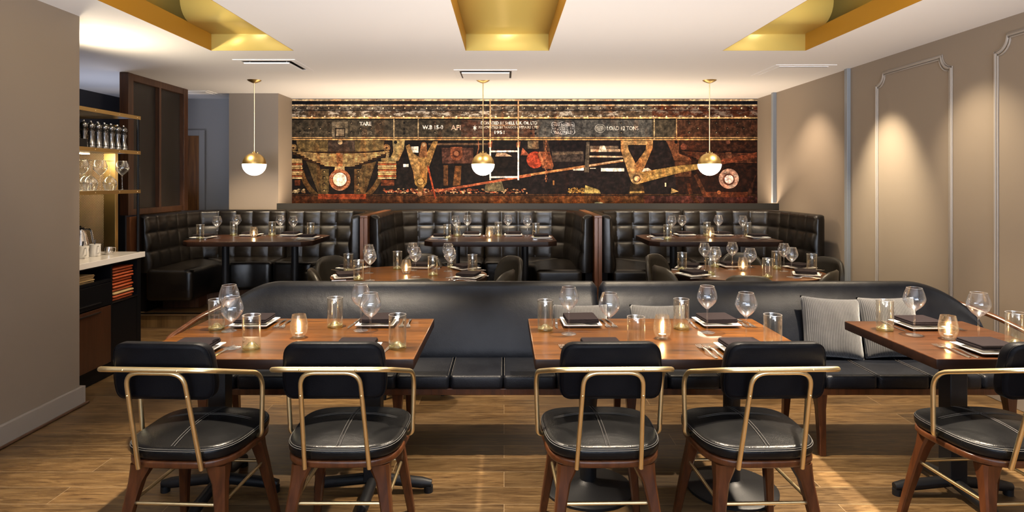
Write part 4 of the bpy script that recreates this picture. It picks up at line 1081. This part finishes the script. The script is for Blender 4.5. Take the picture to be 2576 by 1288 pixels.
# ------------------------------------------------------------------ service station at left
CX = -2.98
t = thing('service_cabinet', 'dark service cabinet with open menu shelf under the white counter', 'cabinet', (CX, 4.14, 0))
m = MB(); D = -.62
m.box(D, -.001, .84, .89, .10, .875); m.box(D, -.001, 0, .02, .10, .875); m.box(D, -.02, .02, .84, .10, .12); m.box(D, D+.02, .02, .84, .12, .875); m.box(D+.02, -.001, .505, .525, .12, .875)
m.box(D+.02, -.001, .02, .84, .86, .875)
m.box(D+.02, -.001, .02, .505, .74, .76)
obj('body', m, 'black_paint', t, smooth=0)
obj('menu_shelf', MB().box(D+.02, .0, .525, .84, .565, .575), 'black_paint', t, smooth=0)
obj('shelf_edge', MB().box(.0005, .004, .525, .84, .566, .574), 'steel', t, smooth=0)
d = obj('drawer', MB().box(-.02, .002, .022, .503, .57, .735), 'black_paint', t, smooth=0, bevel=.002); obj('drawer_pull', MB().box(.003, .012, .15, .38, .60, .606), 'dark_steel', d, smooth=0)
d = obj('cabinet_door', MB().box(-.02, .002, .022, .503, .13, .56), 'cabinet_brown', t, smooth=0, bevel=.002); obj('door_pull', MB().box(.003, .012, .15, .38, .53, .536), 'dark_steel', d, smooth=0)
d = obj('cabinet_door', MB().box(-.02, -.0015, .527, .838, .13, .56), 'black_paint', t, smooth=0, bevel=.002)
obj('toe_kick', MB().box(D, -.05, 0, .89, .001, .10), 'black_paint', t, smooth=0)
o = obj('countertop', MB().box(-.66, .03, -.01, .90, 0, .043), 'quartz', smooth=0, bevel=.003, loc=(CX, 4.14, .8765)); tag(o, 'white stone countertop over the dark service cabinet', 'countertop')
# menus
for k in range(11):
    m = MB(); r_ = .0088
    m.slab(rounded(rect(-.20, .0, -.13, .13), .012, 3), 0, .0165, .0078, 4)
    kr = (k == 2)
    o = obj('folded_menu', m, 'kraft' if kr else 'menu_leather', smooth=60, loc=(CX-.012+random.uniform(-.012,.006), 4.14+.683+random.uniform(-.008,.010), .5755+k*.0236), rot=(0, random.uniform(-.01,.01), random.uniform(-.04,.04)))
    ordn = ['bottom', 'second lowest', '', 'fourth lowest', 'fifth lowest', 'middle', 'fifth highest', 'fourth highest', 'third highest', 'second highest', 'topmost'][k]
    tag(o, 'kraft yellow folded menu in the stack of rust red menus' if kr else 'rust red folded menu, %s of the stack in the cabinet shelf' % ordn, 'menu', 'menus stacked in the cabinet shelf')
    o.location.z += .0
for k in range(7):
    o = obj('paper_napkin', MB().slab(rounded(rect(-.14, .0, -.09, .09), .006, 2), 0, .006, .0028, 2), 'kraft', smooth=50, loc=(CX-.02+random.uniform(-.01,.01), 4.14+.26+random.uniform(-.015,.015), .7605+k*.0085), rot=(0, 0, random.uniform(-.06,.06)))
    tag(o, 'brown paper napkin in the small stack under the counter, %s' % ['at its bottom','second from bottom','third from bottom','in its middle','third from top','second from top','on its top'][k], 'napkin', 'paper napkins under the counter')
# shelving
t = thing('wall_shelf_rack', 'brass edged open shelf rack over the white counter', 'shelf rack', (CX, 4.14, .92))
for nm, z in (('top', 2.02), ('mid', 1.735), ('low', 1.42)):
    s = obj('shelf_board', MB().box(-.60, -.004, -.02, .885, z-.92-.012, z-.92+.006), 'dark_steel', t, smooth=0)
    obj('brass_edging', MB().box(-.0035, .001, -.02, .886, z-.92-.02, z-.92+.008), 'brass_dark', s, smooth=0)
    mm = MB()
    for yy in (.33, .61, .84):
        st = len(mm.v); mm.lathe([(.001,0),(.004,0),(.003,.002),(.001,.0025)], 10); mm.xf(Matrix.Translation((.001, yy, z-.926)) @ Matrix.Rotation(PI/2, 4, 'Y'), st)
    obj('brass_screw', mm, 'brass', s)
obj('post', MB().tube([(-.012, .872, .001), (-.012, .872, 1.085)], .011, 12), 'black_paint', t)
obj('post', MB().tube([(-.59, .872, .001), (-.59, .872, 1.085)], .011, 12), 'black_paint', t)
obj('led_strip', MB().box(-.45, -.40, .0, .86, 1.735-.92-.018, 1.735-.92-.0125), 'led', t, smooth=0)
# mesh screen behind the station
t = thing('mesh_screen', 'brass framed woven metal screen standing behind the shelf rack', 'screen', (-3.33, 5.26, 0))
obj('woven_panel', MB().box(-.75, -.10, .0, .01, .2, 1.93), 'woven_brass', t, smooth=0)
obj('stile', MB().box(-.10, .0, -.01, .03, .001, 1.98), 'brass_dark', t, smooth=0, bevel=.003)
obj('top_rail', MB().box(-.75, -.10, -.01, .03, 1.93, 1.98), 'screen_wood', t, smooth=0, bevel=.003)
# pepper mills
def mk_mill():
    t = thing('pepper_mill', '', 'pepper mill')
    obj('body', MB().lathe([(.001,0),(.026,0),(.0265,.02),(.023,.026),(.026,.032),(.021,.045),(.0155,.07),(.0165,.095),(.0215,.115),(.023,.125),(.014,.135),(.019,.142),(.001,.143)], 20), 'dark_steel', t)
    obj('head', MB().lathe([(.014,.1435),(.02,.148),(.0255,.162),(.024,.176),(.014,.188),(.001,.19)], 20), 'dark_steel', t)
    obj('knob', MB().lathe([(.004,.19),(.0065,.195),(.006,.202),(.001,.205)], 12), 'steel', t)
    return t
Z2 = 1.741
k = 0
names = ['first', 'second', 'third', 'fourth', 'fifth', 'sixth', 'seventh', 'eighth']
for i in range(7):
    place('mill', mk_mill, (CX-.075, 4.455+.078*i, Z2+.0005), 0, 'dark steel pepper mill in the front row on the shelf, %s from the counter end' % names[6-i], 'pepper mills on the shelf')
for i in range(5):
    place('mill', mk_mill, (CX-.15, 4.47+.09*i, Z2+.0005), 0, 'dark steel pepper mill in the rear row on the shelf, %s from the counter end' % names[4-i], 'pepper mills on the shelf')
o = obj('wooden_box', MB().box(-.05, .05, -.09, .09, 0, .06), 'black_paint', smooth=0, bevel=.003, loc=(CX-.06, 4.31, Z2+.0005)); tag(o, 'small dark box beside the pepper mills on the shelf', 'box')
# glasses on the low shelf
Z3 = 1.4265
spots = [(-.06, 4.88, 0, 'upright wine glass nearest the end of the low brass shelf'), (-.09, 4.66, 1, 'upright wine glass second from the end of the low shelf'), (-.10, 4.47, 0, 'upright wine glass third from the end of the low shelf')]
for dx, y, _, lb in spots: place('wine', mk_wine, (CX+dx, y, Z3), 0, lb, 'wine glasses on the brass shelf')
for dx, y, lb in ((-.09, 4.775, 'upside down wine glass nearest the end of the low brass shelf'), (-.10, 4.565, 'upside down wine glass in the middle of the low brass shelf'), (-.195, 4.645, 'upside down wine glass at the rear of the low brass shelf')):
    o = place('wine', mk_wine, (CX+dx, y, Z3+.2306), 0, lb, 'wine glasses on the brass shelf'); o.rotation_euler = (PI, 0, 0)
# counter things
def mk_mug():
    t = thing('coffee_mug', '', 'mug')
    obj('body', MB().lathe([(.001,.0),(.034,.0),(.038,.006),(.038,.03),(.036,.06),(.0395,.092),(.0375,.093),(.034,.06),(.035,.01),(.001,.008)], 28), 'ceramic', t)
    obj('handle', MB().tube(fillet([(.036,0,.078),(.066,0,.082),(.068,0,.03),(.036,0,.02)], .025, 6), .0055, 8), 'ceramic', t)
    return t
ZC = .9200
place('mug', mk_mug, (-3.156, 4.73, ZC), -.5, 'white coffee mug furthest along the counter beside the small steel jug', 'white mugs on the counter')
place('mug', mk_mug, (-3.16, 4.60, ZC), -.6, 'white coffee mug in the middle of the three on the counter', 'white mugs on the counter')
place('mug', mk_mug, (-3.15, 4.45, ZC), -.6, 'white coffee mug nearest the corner of the near wall', 'white mugs on the counter')
def mk_stirrer():
    o = obj('spoon', MB().loft([[(-w, -w*.4, z), (w, -w*.4, z), (w, w*.4, z), (-w, w*.4, z)] for z, w in ((0,.004),(.07,.003),(.12,.007),(.15,.007),(.155,.003))]), 'dark_steel', smooth=0); tag(o, '', 'spoon'); return o
for x, y, lb in ((-3.156, 4.73, 'teaspoon standing in the furthest white mug'), (-3.16, 4.60, 'teaspoon standing in the middle white mug')):
    o = place('stirrer', mk_stirrer, (x-.004, y-.012, ZC+.012), 0, lb, 'teaspoons in mugs'); o.rotation_euler = (-.2, .06, .4); o.scale = (.8,.8,.75)
t = thing('coffee_carafe', 'conical steel coffee carafe at the back of the white counter', 'carafe', (-3.36, 4.86, ZC))
obj('body', MB().lathe([(.001,0),(.068,0),(.070,.01),(.062,.08),(.042,.16),(.033,.185),(.034,.195),(.001,.196)], 32), 'steel', t)
obj('lid', MB().lathe([(.034,.196),(.03,.208),(.008,.214),(.006,.224),(.001,.226)], 24), 'black_paint', t)
obj('handle', MB().tube(fillet([(.03,0,.195),(.085,0,.20),(.105,0,.09)], .03, 6), .007, 8), 'steel', t)
obj('spout', MB().tube([(-.03,0,.18),(-.055,0,.2)], [.012,.006], 8), 'steel', t)
t = thing('creamer_jug', 'small steel creamer jug beside the furthest white mug', 'jug', (-3.12, 4.84, ZC))
obj('body', MB().lathe([(.001,0),(.026,0),(.031,.02),(.029,.045),(.025,.06),(.024,.06),(.027,.045),(.029,.02),(.001,.004)], 24), 'steel', t)
obj('handle', MB().tube(fillet([(.026,0,.055),(.055,0,.055),(.05,0,.02),(.03,0,.015)], .02, 5), .003, 6), 'steel', t)

# ------------------------------------------------------------------ light
def spot(name, loc, target, e, ang=60, blend=.5, col=(1,.78,.52), size=.03):
    l = bpy.data.lights.new(name, 'SPOT'); l.energy = e; l.spot_size = math.radians(ang); l.spot_blend = blend; l.color = col; l.shadow_soft_size = size
    o = bpy.data.objects.new(name, l); COL.objects.link(o); o.location = loc
    d = Vector(target)-Vector(loc); o.rotation_euler = d.to_track_quat('-Z', 'Y').to_euler(); return o
def area(name, loc, target, e, sx, sy, col):
    l = bpy.data.lights.new(name, 'AREA'); l.shape = 'RECTANGLE'; l.size = sx; l.size_y = sy; l.energy = e; l.color = col
    o = bpy.data.objects.new(name, l); COL.objects.link(o); o.location = loc
    d = Vector(target)-Vector(loc); o.rotation_euler = d.to_track_quat('-Z', 'Y').to_euler(); return o
WARM = (1,.80,.55)
Z = H-.03
for x, y, tx, ty, e, a in ((-1.0,3.05,-1.0,2.65,600,78), (.72,3.05,.72,2.65,600,78), (2.1,2.95,2.2,2.5,950,84)):
    spot('downlight', (x, y, Z), (tx, ty, 0), e, a, .6, (1,.84,.64))
for x in (-.75, 2.0): spot('downlight', (x, 4.75, Z), (x, 5.0, 0), 230, 62, .6, WARM)
for x in (-2.6, -.24, 2.14):
    for s in (-.45, .45): spot('downlight', (x+s, 6.15, Z), (x+s*1.1, 7.2, .8), 230, 60, .7, WARM)
spot('downlight', (2.75, 5.35, Z), (3.39, 5.40, 1.30), 300, 56, 1, (1,.86,.62))
spot('downlight', (2.8, 4.45, Z), (3.39, 4.25, 1.1), 95, 75, 1, (1,.84,.60))
spot('downlight', (2.75, 6.6, Z), (3.39, 6.7, 1.2), 120, 80, 1, (1,.80,.58))
spot('downlight', (-3.0, 5.55, Z), (-2.9, 5.95, 0), 170, 55, .8, WARM)
spot('uplight', (-3.35, 4.62, 2.06), (-2.75, 4.80, 2.6), 80, 140, 1, (1,.83,.58), .1)
for x in (-1.0, .95, 2.6): spot('downlight', (x, 4.2, Z), (x, 4.05, 0), 260, 58, .7, WARM)
spot('downlight', (-2.1, 4.5, Z), (-3.15, 4.65, 1.1), 85, 50, .8, WARM)  # added spot to brighten the counter and shelf fronts
area('rack_light', (-3.42, 4.93, 1.70), (-3.6, 5.26, 1.35), 5, .4, .05, (1,.80,.52))
area('screen_uplight', (-4.35, 6.6, 1.3), (-4.2, 6.6, 3), 10, .3, .8, (.75,.8,1))
for x in (-2.0, 0.0, 2.0): spot('mural_washer', (x, 6.9, Z), (x, 8.2, 1.6), 60, 90, 1, WARM)
area('ledge_fill', (.3, 7.68, 1.155), (.3, 7.60, 3), 85, 6.0, .09, (1,.80,.58))  # added fill strip hidden behind the ledge lip, for the back ceiling
area('bench_fill', (.55, 4.08, .60), (.55, 4.12, 3), 34, 3.8, .10, (1,.84,.66))  # added fill hidden behind the bench, brightens the ceiling above
for x0, x1 in TRAYS:
    area('cove_light', ((x0+x1)/2, 3.2, H+.44), ((x0+x1)/2, 4.6, H+.2), 9, .5, 1.6, (1,.82,.48))
area('daylight', (.2, YF-.3, 1.7), (.2, 3.0, 2.0), 90, 4.6, 1.7, (.62,.78,1.0))
b_ = area('ceiling_fill', (0, -1.9, 1.3), (0, -1.9+1.0, 1.3+.58), 250, 5.0, 1.2, (.88,.91,1.0)); b_.data.spread = math.radians(85)  # added fill behind the camera, aimed up to brighten the ceiling
W = bpy.data.worlds.new('world'); sc.world = W; W.use_nodes = True
W.node_tree.nodes['Background'].inputs[0].default_value = (.55,.68,1,1); W.node_tree.nodes['Background'].inputs[1].default_value = .25

# ------------------------------------------------------------------ camera
cam = bpy.data.cameras.new('camera'); co = bpy.data.objects.new('camera', cam); COL.objects.link(co)
co.location = (0,0,1.5); co.rotation_euler = (PI/2,0,0)
cam.sensor_width = 36; cam.lens = F/2576*36; cam.shift_x = 20/2576; cam.shift_y = -189/2576; cam.clip_start = .05
sc.camera = co
sc.view_settings.view_transform = 'Standard'; sc.view_settings.look = 'None'; sc.view_settings.gamma = 1; sc.view_settings.exposure = 0.12
cy = sc.cycles
cy.max_bounces = 8; cy.diffuse_bounces = 4; cy.glossy_bounces = 4; cy.transmission_bounces = 4; cy.transparent_max_bounces = 24
cy.caustics_reflective = False; cy.caustics_refractive = False; cy.sample_clamp_indirect = 4; cy.use_denoising = True
